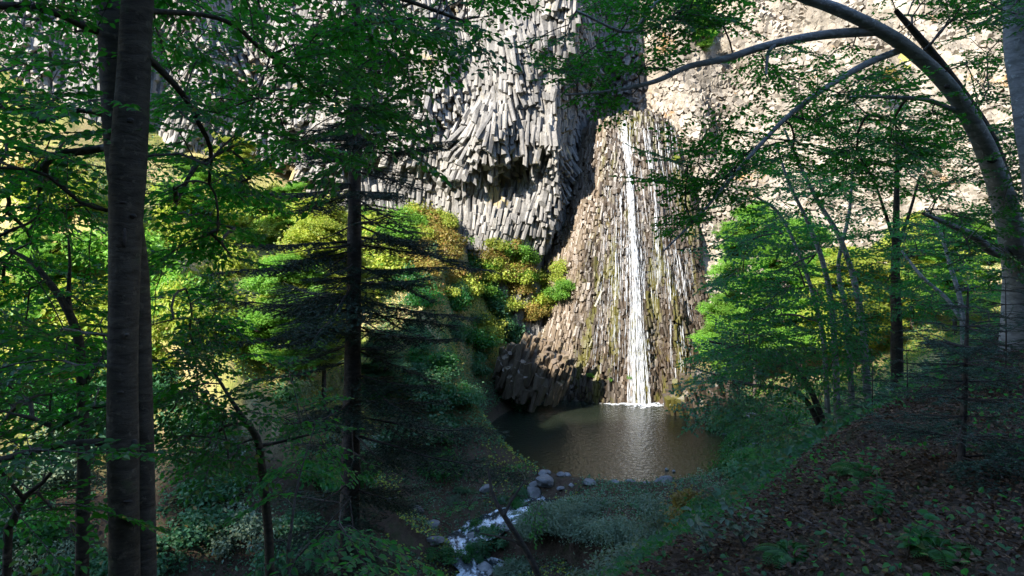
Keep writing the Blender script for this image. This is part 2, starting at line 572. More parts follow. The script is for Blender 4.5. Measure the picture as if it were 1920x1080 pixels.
def gz(x, y):
    return float(ground(np.array([x]), np.array([y]))[0])


# ------------------------------------------------------------------ cliffs
def prism_arrays(c, a, r, l, rng, K=6, flat=1.0, nrm=None):
    """irregular prisms -> verts (N, 2K, 3) and the quads of one"""
    n = len(c)
    a = unit(a)
    ref = np.tile([0.02, -1.0, 0.05], (n, 1)) if nrm is None else nrm
    b = unit(np.cross(a, ref)); d = np.cross(a, b)
    ang = (np.arange(K) / K * 2 * np.pi)[None] + rng.uniform(-.28, .28, (n, K)) + rng.uniform(0, 6.28, (n, 1))
    rr = r[:, None] * rng.uniform(.82, 1.16, (n, K))
    ca, sa = np.cos(ang) * rr, np.sin(ang) * rr * flat
    ring = ca[..., None] * b[:, None] + sa[..., None] * d[:, None]
    s1, s2 = rng.normal(0, .33, (2, n, 2))
    top = (l[:, None] * .5 + ca * s1[:, :1] + sa * s1[:, 1:])[..., None] * a[:, None]
    bot = (-l[:, None] * .5 + ca * s2[:, :1] + sa * s2[:, 1:])[..., None] * a[:, None]
    sh = 1 - rng.uniform(0, .18, (n, 1, 1))
    V = np.concatenate([c[:, None] + ring * sh + bot, c[:, None] + ring + top], 1)
    q = [[k, (k + 1) % K, K + (k + 1) % K, K + k] for k in range(K)]
    q += [[0, 3, 2, 1], [0, 5, 4, 3], [K, K + 1, K + 2, K + 3], [K, K + 3, K + 4, K + 5]]
    return V, np.array(q)


def contour_points(fy, x0, x1, z0, z1, dw, dh, rng, zjit=.35):
    pts, nrm = [], []
    xs = np.linspace(x0, x1, int((x1 - x0) / .06)); row = 0
    z = z0
    while z < z1:
        ys = fy(xs, np.full_like(xs, z))
        s = np.concatenate([[0], np.cumsum(np.hypot(np.diff(xs), np.diff(ys)))])
        n = int(s[-1] / dw)
        u = (np.arange(n) + .5 * (row % 2) + rng.uniform(-.22, .22, n)) * dw
        x = np.interp(u, s, xs); y = np.interp(u, s, ys)
        dx = np.gradient(x); dy = np.gradient(y)
        nn = unit(np.stack([dy, -dx, np.zeros(n)], 1))
        zz = z + rng.uniform(-zjit, zjit, n) * dh
        pts.append(np.stack([x, y, zz], 1)); nrm.append(nn)
        z += dh; row += 1
    return np.concatenate(pts), np.concatenate(nrm)


def sheet(name, fy, x0, x1, z0, z1, nx, nz, mat, off, parent=None, seed=0, amp=.35):
    xs, zs = np.linspace(x0, x1, nx), np.linspace(z0, z1, nz)
    X, Z = np.meshgrid(xs, zs)
    Y = fy(X, Z) + off
    V = np.stack([X, Y, Z], -1)
    V[..., 1] += amp * fbm(V, .5, seed, 4)
    i = np.arange(nz - 1)[:, None] * nx + np.arange(nx - 1)[None]
    Q = np.stack([i, i + 1, i + nx + 1, i + nx], -1).reshape(-1, 4)
    g = Geo(); g.add(V.reshape(-1, 3), Q)
    return g.obj(name, mat, parent)


def columns(parent, V, q, pick, mat, name='basalt_column', stuffname='joined_columns'):
    for i in pick:
        g = Geo(); c = V[i].mean(0)
        g.add(V[i], q)
        o = bpy.data.objects.new(name, g.mesh(name, mat, c))
        col.objects.link(o); o.parent = parent; o.location = [float(x) for x in (c - np.array(wloc(parent)))]
    rest = np.ones(len(V), bool); rest[pick] = False
    if not rest.any(): return
    W = V[rest]; n = len(W); k = W.shape[1]
    Q = (np.arange(n)[:, None, None] * k + q[None]).reshape(-1, 4)
    g = Geo(); g.add(W.reshape(-1, 3), Q)
    tag(g.obj(stuffname, mat, parent), kind='stuff')


# the grey columnar wall on the left, with the pillar beside the fall and the recess behind it
rng = rs(11)
left = sheet('basalt_cliff', left_y, -80, 17, -22, 42, 240, 150, M['basalt'], .55, seed=3)
tag(left, 'tall grey cliff of broken basalt columns left of the waterfall', kind='structure')
pts, nrm = contour_points(left_y, -58, 14, -12, 30, .41, .80, rng)
n = len(pts)
big = vnoise(pts, .14, 21); mid = vnoise(pts, .55, 22)
lean = .36 * vnoise(pts * [1, 1, .6], .2, 33) + .09 * rng.normal(0, 1, n)
outw = .10 + 1.0 * np.maximum(0, vnoise(pts, .17, 41) + .45 * vnoise(pts, .6, 43)) + .12 * rng.normal(0, 1, n)          # feet lean out of the wall
outw = outw * sstep(-2, 6, pts[:, 2])
axis = np.stack([lean, np.zeros(n), np.ones(n)], 1) - nrm * outw[:, None]
pro = .14 * rng.normal(0, 1, n) + .35 * mid + .35 * big
pro = pro * (.45 + .55 * sstep(-1, 6, pts[:, 2]))
r = np.clip(rng.lognormal(-1.42, .24, n), .14, .42) * (1 + .25 * big)
l = np.clip(rng.lognormal(.34, .45, n), .5, 3.4)
c = pts + nrm * pro[:, None]
V, q = prism_arrays(c, axis, r, l, rng)
pj = proj(c)
inwin = (pj[:, 0] > 770) & (pj[:, 0] < 1110) & (pj[:, 1] > 20) & (pj[:, 1] < 490) & (nrm[:, 1] < -.3)
order = np.where(inwin)[0]
pick = order[np.argsort(-(r * l)[order] - 1.2 * pro[order])][:300]
columns(left, V, q, pick, M['basalt'])

# the brown wet buttress under the waterfall
rng = rs(12)


def fall_sheet_y(x, z):
    return fall_y(x, z)


butt = sheet('waterfall_rock', fall_y, -.5, 23.0, -18, 12.4, 110, 130, M['wet'], .35, seed=8, amp=.2)
tag(butt, 'wet brown buttress of thin rock columns under the waterfall', kind='structure')
P0, N0 = [], []
z = -15.6
row = 0
while z < 12.2:
    w, cc = float(fall_w(z)), float(fall_c(z))
    pp, nn = contour_points(fall_y, cc - w * .995, cc + w * .995, z, z + .01, .27, .40, rng)
    P0.append(pp); N0.append(nn); z += .40
pts, nrm = np.concatenate(P0), np.concatenate(N0)
n = len(pts)
pro = .085 * rng.normal(0, 1, n) + .20 * vnoise(pts * [1, 1, .5], .9, 51) + .40 * vnoise(pts, .28, 52) + .12 * vnoise(pts * [.4, .4, 1.6], 1.0, 53)
axis = np.stack([.07 * (pts[:, 0] - fall_c(pts[:, 2])) * -.5 + .11 * rng.normal(0, 1, n), .12 * np.ones(n), np.ones(n)], 1)
c = pts + nrm * pro[:, None]
r = rng.uniform(.13, .23, n); l = np.clip(rng.lognormal(-.62, .48, n), .22, 1.7)
V, q = prism_arrays(c, axis, r, l, rng)
pj = proj(c)
ok = np.where((pj[:, 0] > 1020) & (pj[:, 0] < 1340) & (pj[:, 1] > 230) & (pj[:, 1] < 740) & (nrm[:, 1] < -.4))[0]
pick = ok[np.argsort(-(r * l)[ok] - .4 * pro[ok])][:300]
columns(butt, V, q, pick, M['wet'], 'rock_column', 'joined_rock_columns')

# the pale wall on the right
rng = rs(13)
right = sheet('pale_cliff', right_y, 12.8, 75, -22, 42, 330, 240, M['pale'], .12, seed=17, amp=.42)
tag(right, 'pale sunlit cliff wall behind the trees right of the waterfall', kind='structure')
pts, nrm = contour_points(right_y, 13.2, 60, -10, 30, .44, .42, rng)
n = len(pts)
tilt = rng.normal(0, .16, (n, 3))
axis = nrm + np.stack([.35 * vnoise(pts, .1, 61), np.zeros(n), -.25 + .4 * vnoise(pts, .13, 62)], 1) + tilt
c = pts + nrm * (-.27 + .05 * rng.normal(0, 1, n) + .5 * vnoise(pts, .3, 63) + .25 * vnoise(pts, .8, 64))[:, None]
r = rng.uniform(.24, .38, n); l = rng.uniform(.7, .9, n)
V, q = prism_arrays(c, axis, r, l, rng, nrm=np.tile([0.1, 0.1, 1.0], (n, 1)))
pj = proj(c)
ok = np.where((pj[:, 0] > 1275) & (pj[:, 0] < 1700) & (pj[:, 1] > 0) & (pj[:, 1] < 420))[0]
columns(right, V, q, ok[np.argsort(-r[ok])][:200], M['pale'], 'rock_facet', 'joined_rock_facets')

# ------------------------------------------------------------------ water
g = Geo()
a = np.linspace(0, 2 * np.pi, 72, endpoint=False)
for k, rr in enumerate((1.015, 0.85, .55, .25)):
    V = np.stack([POOL_C[0] + np.cos(a) * POOL_R[0] * rr, POOL_C[1] + np.sin(a) * POOL_R[1] * rr * 1.0, np.full(72, WATER)], 1)
    g.v.append(V)
j = np.arange(72); j2 = (j + 1) % 72
for k in range(3):
    g.q.append(np.stack([k * 72 + j, k * 72 + j2, (k + 1) * 72 + j2, (k + 1) * 72 + j], 1)); g.qm.append(np.zeros(72))
g.v.append(np.array([[POOL_C[0], POOL_C[1], WATER]])); g.t.append(np.stack([216 + j, 216 + j2, np.full(72, 288)], 1)); g.tm.append(np.zeros(72)); g.n = 289
tag(g.obj('pool_water', M['pool']), 'dark brown rippled pool below the waterfall', kind='structure')

fall = thing('waterfall', 'white main stream and thin trickles running down the brown rock', None, (11.4, 66.2, WATER), kind='structure')


def strand(g, path_px, width, rng, wob=.03, out=.42, thick=.5, step=.5):
    """a ribbon of water that hugs the buttress; path by rows of the picture, width in metres"""
    pp = np.array(path_px, float)
    y0, y1 = pp[0, 1], pp[-1, 1]
    k = max(4, int((y1 - y0) / 12))
    t = np.linspace(0, 1, k)
    py = y0 + (y1 - y0) * t
    px = np.interp(py, pp[:, 1], pp[:, 0])
    Yd = np.full(k, 67.0)
    for _ in range(6):
        X = (px - CX) / F * Yd; Z = (HZ - py) / F * Yd
        Yd = fall_y(X, np.minimum(Z, 11.4)) - out
    X = X + np.cumsum(rng.normal(0, wob, k)) * .6
    w = np.interp(t, np.linspace(0, 1, len(width)), width) * (.75 + .5 * rng.rand(k))
    pts = np.stack([X, Yd, Z], 1)
    side = np.array([1., .12, 0]); fr = np.array([0, -1., .1])
    V = np.stack([pts - side * w[:, None] * .5, pts + fr * w[:, None] * thick * .5, pts + side * w[:, None] * .5, pts - fr * w[:, None] * .1], 1).reshape(-1, 3)
    i = np.arange(k - 1)[:, None] * 4; jj = np.arange(4)[None]; j2 = (jj + 1) % 4
    g.add(V, np.stack([i + jj, i + j2, i + 4 + j2, i + 4 + jj], -1).reshape(-1, 4))


rng = rs(21)
main = [(1171, 226), (1174, 262), (1181, 330), (1187, 420), (1191, 500), (1194, 580), (1196, 660), (1198, 764)]
g = Geo()
for k in range(20):
    f = rng.normal(0, 1) * (.5 if k < 8 else 1)
    off = np.array([[f * (3.0 + 7 * ((y - 226) / 538) ** 1.6), 0] for x, y in main])
    y1 = 764 - (k >= 8) * (rng.rand() < .5) * rng.uniform(0, 300); y0 = 224 + (k >= 8) * (rng.rand() < .6) * rng.uniform(0, 330)
    pp = [p for p in (np.array(main) + off) if y0 - 60 < p[1] < y1 + 60]
    pp[0][1] = max(pp[0][1], 222); pp[-1][1] = min(pp[-1][1], 764)
    if len(pp) > 1:
        strand(g, pp, [.06, .10, .11, .10], rng, .02, .52 + .2 * rng.rand())
for k in range(26):                                     # the spread near the foot
    f = rng.normal(0, 1)
    f = np.clip(f, -1.6, 1.6); x0 = 1193 + f * 7; y0 = rng.uniform(540, 680)
    strand(g, [(x0, y0), (1198 + f * 13, 764)], [.03, .08, .10], rng, .03, .5 + .2 * rng.rand())
tag(g.obj('main_stream', M['white'], fall))
g = Geo()
for k in range(44):                                     # the broken veil on both sides of it
    f = rng.normal(0, 1)
    y0 = rng.uniform(226, 620); y1 = min(764, y0 + rng.uniform(60, 220))
    ys_ = np.linspace(y0, y1, 6)
    xs_ = np.interp(ys_, [p[1] for p in main], [p[0] for p in main]) + f * (6 + 14 * ((ys_ - 226) / 538))
    strand(g, np.stack([xs_, ys_], 1), [.02, .07, .03], rng, .03, .36)
tag(g.obj('veil', M['thin'], fall), kind='stuff')
lines = [[(1160, 236), (1163, 300), (1166, 420)], [(1165, 228), (1168, 270), (1180, 330)], [(1182, 230), (1180, 262), (1184, 300)], [(1192, 228), (1184, 262), (1188, 330)],
         [(1216, 236), (1222, 300), (1226, 380)], [(1206, 240), (1212, 280), (1222, 330)], [(1232, 232), (1236, 280), (1245, 330)], [(1244, 224), (1250, 270), (1256, 320)],
         [(1260, 220), (1264, 260), (1268, 320)], [(1226, 330), (1229, 420), (1232, 540)], [(1262, 450), (1270, 540), (1275, 610), (1281, 668)], [(1272, 470), (1284, 540), (1296, 600)],
         [(1250, 470), (1258, 560), (1262, 700)], [(1278, 660), (1282, 720), (1280, 766)], [(1265, 690), (1268, 730), (1266, 768)], [(1160, 420), (1158, 560), (1156, 640)], [(1176, 430), (1172, 560), (1168, 690)]]
for ln in lines:
    g = Geo()
    for k in range(3):
        strand(g, np.array(ln) + [rng.normal(0, 2.2), 0], [.05, .10, .05], rng, .035, .34 + .15 * rng.rand())
    g.obj('trickle', M['thin'], fall)
g = Geo()
for k in range(110):
    x0 = rng.uniform(1140, 1275); y0 = rng.uniform(230, 620); ln = rng.uniform(50, 260)
    u = (x0 - 1200) / 75
    y1 = min(y0 + ln, 762)
    s0 = 1 + .9 * (y0 - 230) / 540; s1 = 1 + .9 * (y1 - 230) / 540
    strand(g, [(1200 + u * 75 * s0 * .9, y0), (1200 + u * 75 * s1 * .9, y1)], [.012, .04, .012], rng, .035, .33)
tag(g.obj('seeping_water', M['thin'], fall), kind='stuff')
g = Geo()
for k in range(380):                                   # foam along the waterline
    u = rng.normal(0, 1) if k < 270 else rng.uniform(-4.2, 4.2)
    x = 11.6 + u * 1.1
    y = float(fall_y(np.array([x]), np.array([-15.0]))[0]) - .35 - abs(rng.normal(0, .55 if k < 270 else .08))
    s = rng.uniform(.08, .26)
    b = np.array([[-1, -.7, 0], [1, -.6, 0], [.9, .7, 0], [-.9, .6, 0], [0, 0, .6]]) * [s * 1.3, s, s * .5] + [x, y, WATER + .012]
    g.add(b, None, [[0, 1, 4], [1, 2, 4], [2, 3, 4], [3, 0, 4]])
tag(g.obj('foam', M['foam'], fall), kind='stuff')

# the stream below the pool
sp = smooth_path(STREAM[:7], .5)
nrm2 = unit(np.stack([-np.gradient(sp[:, 1]), np.gradient(sp[:, 0])], 1))
wid = 1.25 + .45 * np.sin(np.arange(len(sp)) * .7) ** 2
V = []
for k in np.linspace(-1, 1, 7):
    q3 = sp.copy(); q3[:, :2] += nrm2 * (wid * k)[:, None]; q3[:, 2] += -.26 + .14 * vnoise(q3, 1.6, 71) + .08 * vnoise(q3, 4.0, 72)
    V.append(q3)
V = np.stack(V, 1); nk = len(sp)
i = np.arange(nk - 1)[:, None] * 7 + np.arange(6)[None]
g = Geo(); g.add(V.reshape(-1, 3), np.stack([i, i + 1, i + 8, i + 7], -1).reshape(-1, 4))
tag(g.obj('stream_water', M['stream'], smooth=True), 'white water stream tumbling between boulders below the pool', kind='structure')

# ------------------------------------------------------------------ boulders and outcrops
import bmesh


def rock_geo(seed, sx, sy, sz, sub=3, cut=.35):
    bm = bmesh.new(); bmesh.ops.create_icosphere(bm, subdivisions=sub, radius=1)
    v = np.array([x.co[:] for x in bm.verts]); f = np.array([[l.index for l in x.verts] for x in bm.faces]); bm.free()
    r_ = rs(seed)
    for _ in range(9):                                  # chop planes, so that it has facets
        nn = unit(r_.normal(0, 1, 3)); h = r_.uniform(.62, .9)
        dd = v @ nn - h
        v = v - np.maximum(dd, 0)[:, None] * nn * .9
    v = v * (1 + .14 * fbm(v, 1.3, seed, 4))[:, None] * [sx, sy, sz]
    g = Geo(); g.add(v, None, f)
    return g


rockmesh = [rock_geo(100 + k, 1, .85, .62).mesh('boulder', M['boulder']) for k in range(6)]
rng = rs(31)


def boulder(x, y, z, s, label, group=None, name='boulder'):
    o = bpy.data.objects.new(name, rockmesh[rng.randint(6)]); col.objects.link(o)
    o.location = (float(x), float(y), float(z)); o.scale = (s, s * rng.uniform(.8, 1.1), s * rng.uniform(.8, 1.1))
    o.rotation_euler = (0, 0, rng.uniform(0, 6.28))
    return tag(o, label, 'boulder', group)


def at_ground(px, py, y0=3.0, y1=80.0):
    """the point of the ground seen at a pixel"""
    ys = np.linspace(y0, y1, 800)
    x = (px - CX) / F * ys; z = (HZ - py) / F * ys
    below = np.where(z < ground(x, ys))[0]
    if len(below) and below[0] == 0: return None
    k = below[0] if len(below) else 799
    return np.array([x[k], ys[k], float(ground(x[k:k + 1], ys[k:k + 1])[0])])


for px, py, s, lab in [(1360, 828, 1.0, 'pale angular boulder on the right shore of the pool'), (1412, 786, .8, 'long pale boulder in the shrubs above the right shore'),
                       (1330, 838, .5, 'small pale stone beside the large boulder on the right shore')]:
    p = at_ground(px, py, 30); boulder(p[0], p[1], p[2] + .15 * s, s, lab)
for px, py, s, lab in [(1022, 902, .7, 'blue grey boulder at the left corner of the pool outlet'), (1155, 910, .62, 'grey boulder at the middle of the near pool edge'), (1182, 905, .38, 'small grey stone right of the near edge boulder'),
                       (1212, 912, .5, 'flat grey stone on the near pool edge by the bushes'), (1245, 908, .75, 'broad grey rock at the right end of the near pool edge'),
                       (1250, 880, .18, 'small dark stone standing in the pool water'), (1263, 883, .14, 'tiny dark stone beside another in the pool water')]:
    Y = 15.15 * F / (py - HZ)
    boulder((px - CX) / F * Y, Y, WATER + .05, s, lab)
for k in range(54):
    t = rng.uniform(0, 1) ** 1.1 * 4.2
    j = int(t); f = t - j
    b = STREAM[j] * (1 - f) + STREAM[j + 1] * f
    u = rng.normal(0, 1.6)
    x, y = b[0] + u, b[1] + rng.normal(0, .8)
    s = rng.uniform(.1, .5) * (1 if k % 6 else 1.5)
    boulder(x, y, gz(x, y) + .12 * s, s, 'wet blue grey boulder in the tumbling stream below the pool', 'boulders in the stream bed')


def outcrop(px, py, Y, sx, sy, sz, label, seed, mat='slab', rz=0.0, name='rock_outcrop'):
    p = P(px, py, Y)
    if mat != 'wet':
        g = rock_geo(seed, sx, sy, sz, 5)
        v = g.v[0]
        k1 = v @ unit(np.array([.75, -.25, .5])) * 2.6 + 1.2 * fbm(v, .7, seed, 3)      # tilted fracture planes
        v += unit(v) * (.16 * np.abs(np.mod(k1, 1) - .5) + .12 * fbm(v, 1.6, seed + 3, 4))[:, None]
        o = g.obj(name, M[mat], off=p); o.rotation_euler = (0, .25, rz)
        return tag(o, label, 'rock')
    root = thing(name, label, 'rock', p)
    g = rock_geo(seed, sx * .85, sy * .85, sz * .85, 3)
    o = g.obj('core', M[mat], off=(0, 0, 0)); o.parent = root
    r_ = rs(seed); k = int(26 * (sx * sz + sx * sy) / 2)
    k = min(k, 130)
    d = unit(r_.normal(0, 1, (k, 3)) + [0, -.5, .2]); c = d * [sx, sy, sz] * .92
    tl = unit(np.array([math.sin(rz) * .6, -.35, 1.0]))
    V, q = prism_arrays(c, np.tile(tl, (k, 1)) + r_.normal(0, .10, (k, 3)), r_.uniform(.16, .34, k), r_.uniform(.5, 1.5, k) * sz ** .4, r_)
    columns(root, V + p[None, None], q, np.arange(k), M[mat], 'rock_block')
    return root


outcrop(365, 890, 30, 1.9, 1.6, 2.3, 'blue grey shaded rock face behind the twin beech trunks', 201, 'boulder', rz=.4)
outcrop(430, 985, 31, 1.6, 1.2, .8, 'low shaded rock with pale cracks below the rock face', 202, rz=.1)
outcrop(845, 800, 46, 2.1, 1.6, 1.5, 'rounded grey rock with moss left of the pool', 203, 'boulder', rz=.9)
outcrop(800, 690, 56, 1.4, 1.2, 1.5, 'grey rock face among bushes on the steep middle slope', 204, rz=.3)
outcrop(825, 575, 60, 1.1, 1.0, 1.4, 'upper grey rock on the steep bushy middle slope', 205, rz=.2)
outcrop(905, 610, 60, .6, .8, 1.7, 'narrow bluish rock between dark bushes of the middle slope', 206, rz=.5)
outcrop(1000, 700, 63, 3.4, 2.0, 2.8, 'dark rock in shadow at the left corner of the fall', 207, 'wet', rz=.5)
outcrop(780, 985, 40, 1.7, 1.3, 1.3, 'shaded grey rock beside the white stream', 208, rz=.6)
outcrop(1318, 752, 62, 3.4, 1.8, 1.9, 'dark wet rock in shadow right of the waterfall foot', 209, 'wet', rz=-.4)
outcrop(930, 890, 44, 1.1, .9, .8, 'blue rock above the tumbling stream beside the pool', 210, 'boulder', rz=.1)

# ------------------------------------------------------------------ growth of broadleaf trees
def spray_proto(rng, L=.75, ns=7, leaf=.07):
    lp, ld, ln, lsz, tw = [], [], [], [], []
    main = np.array([[L * t, 0, -.10 * L * t * t] for t in np.linspace(0, 1, 4)])
    tw.append((main, .0045))
    sd = 1

    def leaves_on(a, d, n, l):
        nonlocal sd
        for k in range(n):
            p = a + d * l * (k + .6) / n
            s_ = 1 if k % 2 else -1
            b = np.cross(UP, d); b = b / (np.linalg.norm(b) + 1e-9)
            dd = d * rng.uniform(.4, .9) + b * s_ * rng.uniform(.5, 1.0) - UP * rng.uniform(0, .35)
            if k == n - 1: dd = d
            nn = UP + rng.normal(0, .38, 3)
            lp.append(p); ld.append(dd); ln.append(nn); lsz.append(leaf * rng.uniform(.65, 1.2))
    for i in range(ns):
        t = (i + .6) / ns
        a = np.array([L * t, 0, -.10 * L * t * t])
        ang = sd * rng.uniform(.7, 1.15); sd = -sd
        l = L * (.52 - .34 * t) * rng.uniform(.8, 1.2) + .06
        d = unit(np.array([math.cos(ang), math.sin(ang), rng.uniform(-.28, .08)]))
        tw.append((np.array([a, a + d * l]), .003))
        leaves_on(a, d, max(3, int(l / (leaf * .52))), l)
    leaves_on(np.array([L * .4, 0, -.02 * L]), unit(np.array([1, 0, -.12])), max(4, int(L * .6 / (leaf * .6))), L * .6)
    return np.array(lp), np.array(ld), np.array(ln), np.array(lsz), tw


def grow(trunks, targets, rng, tip_r=.006, sag=.10, pen=.25):
    """attach every target to the skeleton by a curved branch; returns branch tubes and tip directions"""
    pos = [p for p, r in trunks]; pos = np.concatenate(pos)
    n0 = len(pos)
    maxr = np.concatenate([r for p, r in trunks])
    par = np.full(n0, -1); plen = np.zeros(n0)
    targets = np.asarray(targets)
    d0 = np.array([np.min(np.linalg.norm(pos - t, axis=1)) for t in targets])
    brs = []
    pos_l = [pos]; cnt = n0
    PA = pos.copy(); PL = plen.copy(); parent = list(par)
    for ti in np.argsort(d0):
        T = targets[ti]
        D = np.linalg.norm(PA - T, axis=1)
        cost = D + pen * PL + .35 * np.maximum(0, PA[:, 2] - T[2])
        k = int(np.argmin(cost)); A = PA[k]; L = D[k]
        if L < .06: continue
        m = max(2, int(L / .22) + 1)
        t = np.linspace(0, 1, m + 1)[1:, None]
        ctl = (A + T) / 2 + UP * L * rng.uniform(-.02, .22) + rng.normal(0, .09, 3) * L
        pp = (1 - t) ** 2 * A + 2 * t * (1 - t) * ctl + t * t * T + rng.normal(0, .012, (m, 3)) * np.sqrt(L)
        pp[-1] = T
        idx = list(range(cnt, cnt + m)); cnt += m
        parent += [k] + idx[:-1]
        PA = np.concatenate([PA, pp]); PL = np.concatenate([PL, PL[k] + L * t[:, 0]])
        brs.append((k, idx))
    c = np.zeros(cnt)
    for k, idx in brs: c[idx[-1]] += 1
    for i in range(cnt - 1, n0 - 1, -1): c[parent[i]] += c[i]
    out = []; tips = []
    for k, idx in brs:
        pts = np.concatenate([PA[k:k + 1], PA[idx]])
        rr = tip_r * np.sqrt(np.maximum(c[idx], 1)) ** .95
        rr = np.concatenate([[rr[0]], rr])
        lim = maxr[k] * .75 if k < n0 else 9
        out.append((pts, np.minimum(rr, lim)))
        d = pts[-1] - pts[-2]
        tips.append((pts[-1], unit(d)))
    return out, tips


def foliage(g_leaf, g_twig, tips, rng, protos, sc=(.8, 1.25), back=.45, collect=None, leafw=.62, tilt=.18, simple=False):
    for p, d in tips:
        lp, ld, ln, ls, tw = protos[rng.randint(len(protos))]
        d = unit(np.array([d[0], d[1], np.clip(d[2], -.3, .3)]) + rng.normal(0, .25, 3) * [1, 1, .4])
        up = unit(UP + rng.normal(0, tilt, 3))
        y = unit(np.cross(up, d)); zz = np.cross(d, y)
        R = np.stack([d, y, zz])                         # rows
        s = rng.uniform(*sc)
        o = p - d * back * .5 * s
        if collect is not None:
            collect.append((lp @ R * s + o, ld @ R, ln @ R, ls * (0.5 + .5 * s)))
        else:
            leafmesh(g_leaf, lp @ R * s + o, ld @ R, ln @ R, ls * (0.5 + .5 * s), leafw, simple=simple)
        for q, r in tw:
            tube(g_twig, q @ R * s + o, r, 3, cap=False)


def inpoly(px, py, poly):
    poly = np.asarray(poly, float); c = np.zeros(len(px), bool); j = len(poly) - 1
    for i in range(len(poly)):
        a, b = poly[i], poly[j]
        m = ((a[1] > py) != (b[1] > py)) & (px < (b[0] - a[0]) * (py - a[1]) / (b[1] - a[1] + 1e-12) + a[0])
        c ^= m; j = i
    return c


def targets(poly, n, Y0, Y1, rng, holes=()):
    poly = np.asarray(poly, float); out = []
    n = int(n * (.58 if poly[:, 0].mean() > 1000 else .39))
    while len(out) < n:
        px = rng.uniform(poly[:, 0].min(), poly[:, 0].max(), 200); py = rng.uniform(poly[:, 1].min(), poly[:, 1].max(), 200)
        ok = inpoly(px, py, poly)
        for h in holes:
            ok &= ~(inpoly(px, py, h) & (rng.rand(200) < .88))
        for a, b in zip(px[ok], py[ok]):
            out.append(P(a, b, rng.uniform(Y0, Y1)))
    return np.array(out[:n])


rngp = rs(5)
protos = [spray_proto(rngp, rngp.uniform(.65, .9), 8, .080) for _ in range(8)]
protos_small = [spray_proto(rngp, rngp.uniform(.55, .75), 8, .062) for _ in range(6)]
protos_far = [spray_proto(rngp, rngp.uniform(.9, 1.2), 9, .092) for _ in range(6)]


def trunk_part(root, lst, mat, name='trunk', n=14, seed=0, step=.12, rough=.05):
    p, r = pxpath(lst, step)
    if name == 'trunk':
        r = r * (1 + rough * vnoise(np.stack([p[:, 2] * 1.0, np.zeros(len(p)), np.full(len(p), seed * 3.3)], 1), 2.2, seed))
    g = Geo(); tube(g, p, r, n)
    if name == 'trunk':                                  # bark is never a perfect pipe
        v = g.v[0]; nn = vnoise(v * [1, 1, .35], 5.0, seed)
        k = len(p); ctr = np.repeat(p, n, 0); v[:k * n] += (v[:k * n] - ctr) * (.07 * nn[:k * n])[:, None]
    g.obj(name, mat, root, smooth=True)
    return p, r


def finish_tree(root, trunks, tg, rng, leaf_mat_, pr, twig_mat, tip_r=.006, pen=.25, sc=(.8, 1.25), nleaf=0, simple=False, rank=None, tilt=.18):
    br, tips = grow(trunks, tg, rng, tip_r, pen=pen)
    gb, gl = Geo(), Geo()
    for p, r in br: tube(gb, p, r, 6)
    col_ = [] if nleaf else None
    foliage(gl, gb, tips, rng, pr, sc, collect=col_, simple=simple, tilt=tilt)
    gb.obj('twigs', twig_mat, root, smooth=True)
    if nleaf:
        A = [np.concatenate([c[k] for c in col_]) for k in range(4)]
        pj = proj(np.maximum(A[0], [-1e9, .5, -1e9]))
        vis = (pj[:, 0] > 5) & (pj[:, 0] < 1915) & (pj[:, 1] > 5) & (pj[:, 1] < 1075)
        key = np.where(vis, A[3] / A[0][:, 1], 0)
        pick = np.argsort(-key)[:nleaf]
        rest = np.ones(len(key), bool); rest[pick] = False
        leafmesh(gl, A[0][rest], A[1][rest], A[2][rest], A[3][rest], .62)
        g1 = Geo(); leafmesh(g1, np.zeros((1, 3)), np.array([[1., 0, 0]]), np.array([[0, 0, 1.]]), 1.0, .62)
        lm = g1.mesh('leaf', leaf_mat_)
        base = np.array(wloc(root))
        for i in pick:
            o = bpy.data.objects.new('leaf', lm); col.objects.link(o); o.parent = root
            D = unit(A[1][i]); B = unit(np.cross(unit(A[2][i]), D)); N = np.cross(D, B)
            from mathutils import Matrix
            o.matrix_local = Matrix.Translation(Vector(A[0][i] - base)) @ Matrix(np.stack([D, B, N], 1).tolist()).to_4x4() @ Matrix.Scale(float(A[3][i]), 4)
    if gl.n:
        tag(gl.obj('foliage', leaf_mat_, root), kind='stuff')


# ---- twin beech on the left
rng = rs(41)
b0 = P(245, 1180, 6.0); b0[2] = gz(b0[0], 6.3) - .1
low = HZ - b0[2] * F / 6.0
tw = thing('beech_tree', 'large beech with two dark trunks standing left in the foreground', 'tree', b0)
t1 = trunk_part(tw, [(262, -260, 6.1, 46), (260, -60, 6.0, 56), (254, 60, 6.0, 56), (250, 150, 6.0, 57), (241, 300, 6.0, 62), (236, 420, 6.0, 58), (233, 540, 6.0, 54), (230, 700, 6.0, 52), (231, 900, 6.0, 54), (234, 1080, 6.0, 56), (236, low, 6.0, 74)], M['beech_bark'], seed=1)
t2 = trunk_part(tw, [(196, -260, 6.9, 40), (203, -40, 6.8, 43), (208, 60, 6.75, 46), (214, 200, 6.7, 47), (232, 350, 6.6, 50), (256, 520, 6.5, 44), (264, 700, 6.5, 40), (270, 900, 6.5, 38), (272, 1080, 6.5, 40), (270, low - 20, 6.5, 56)], M['beech_bark'], seed=2)
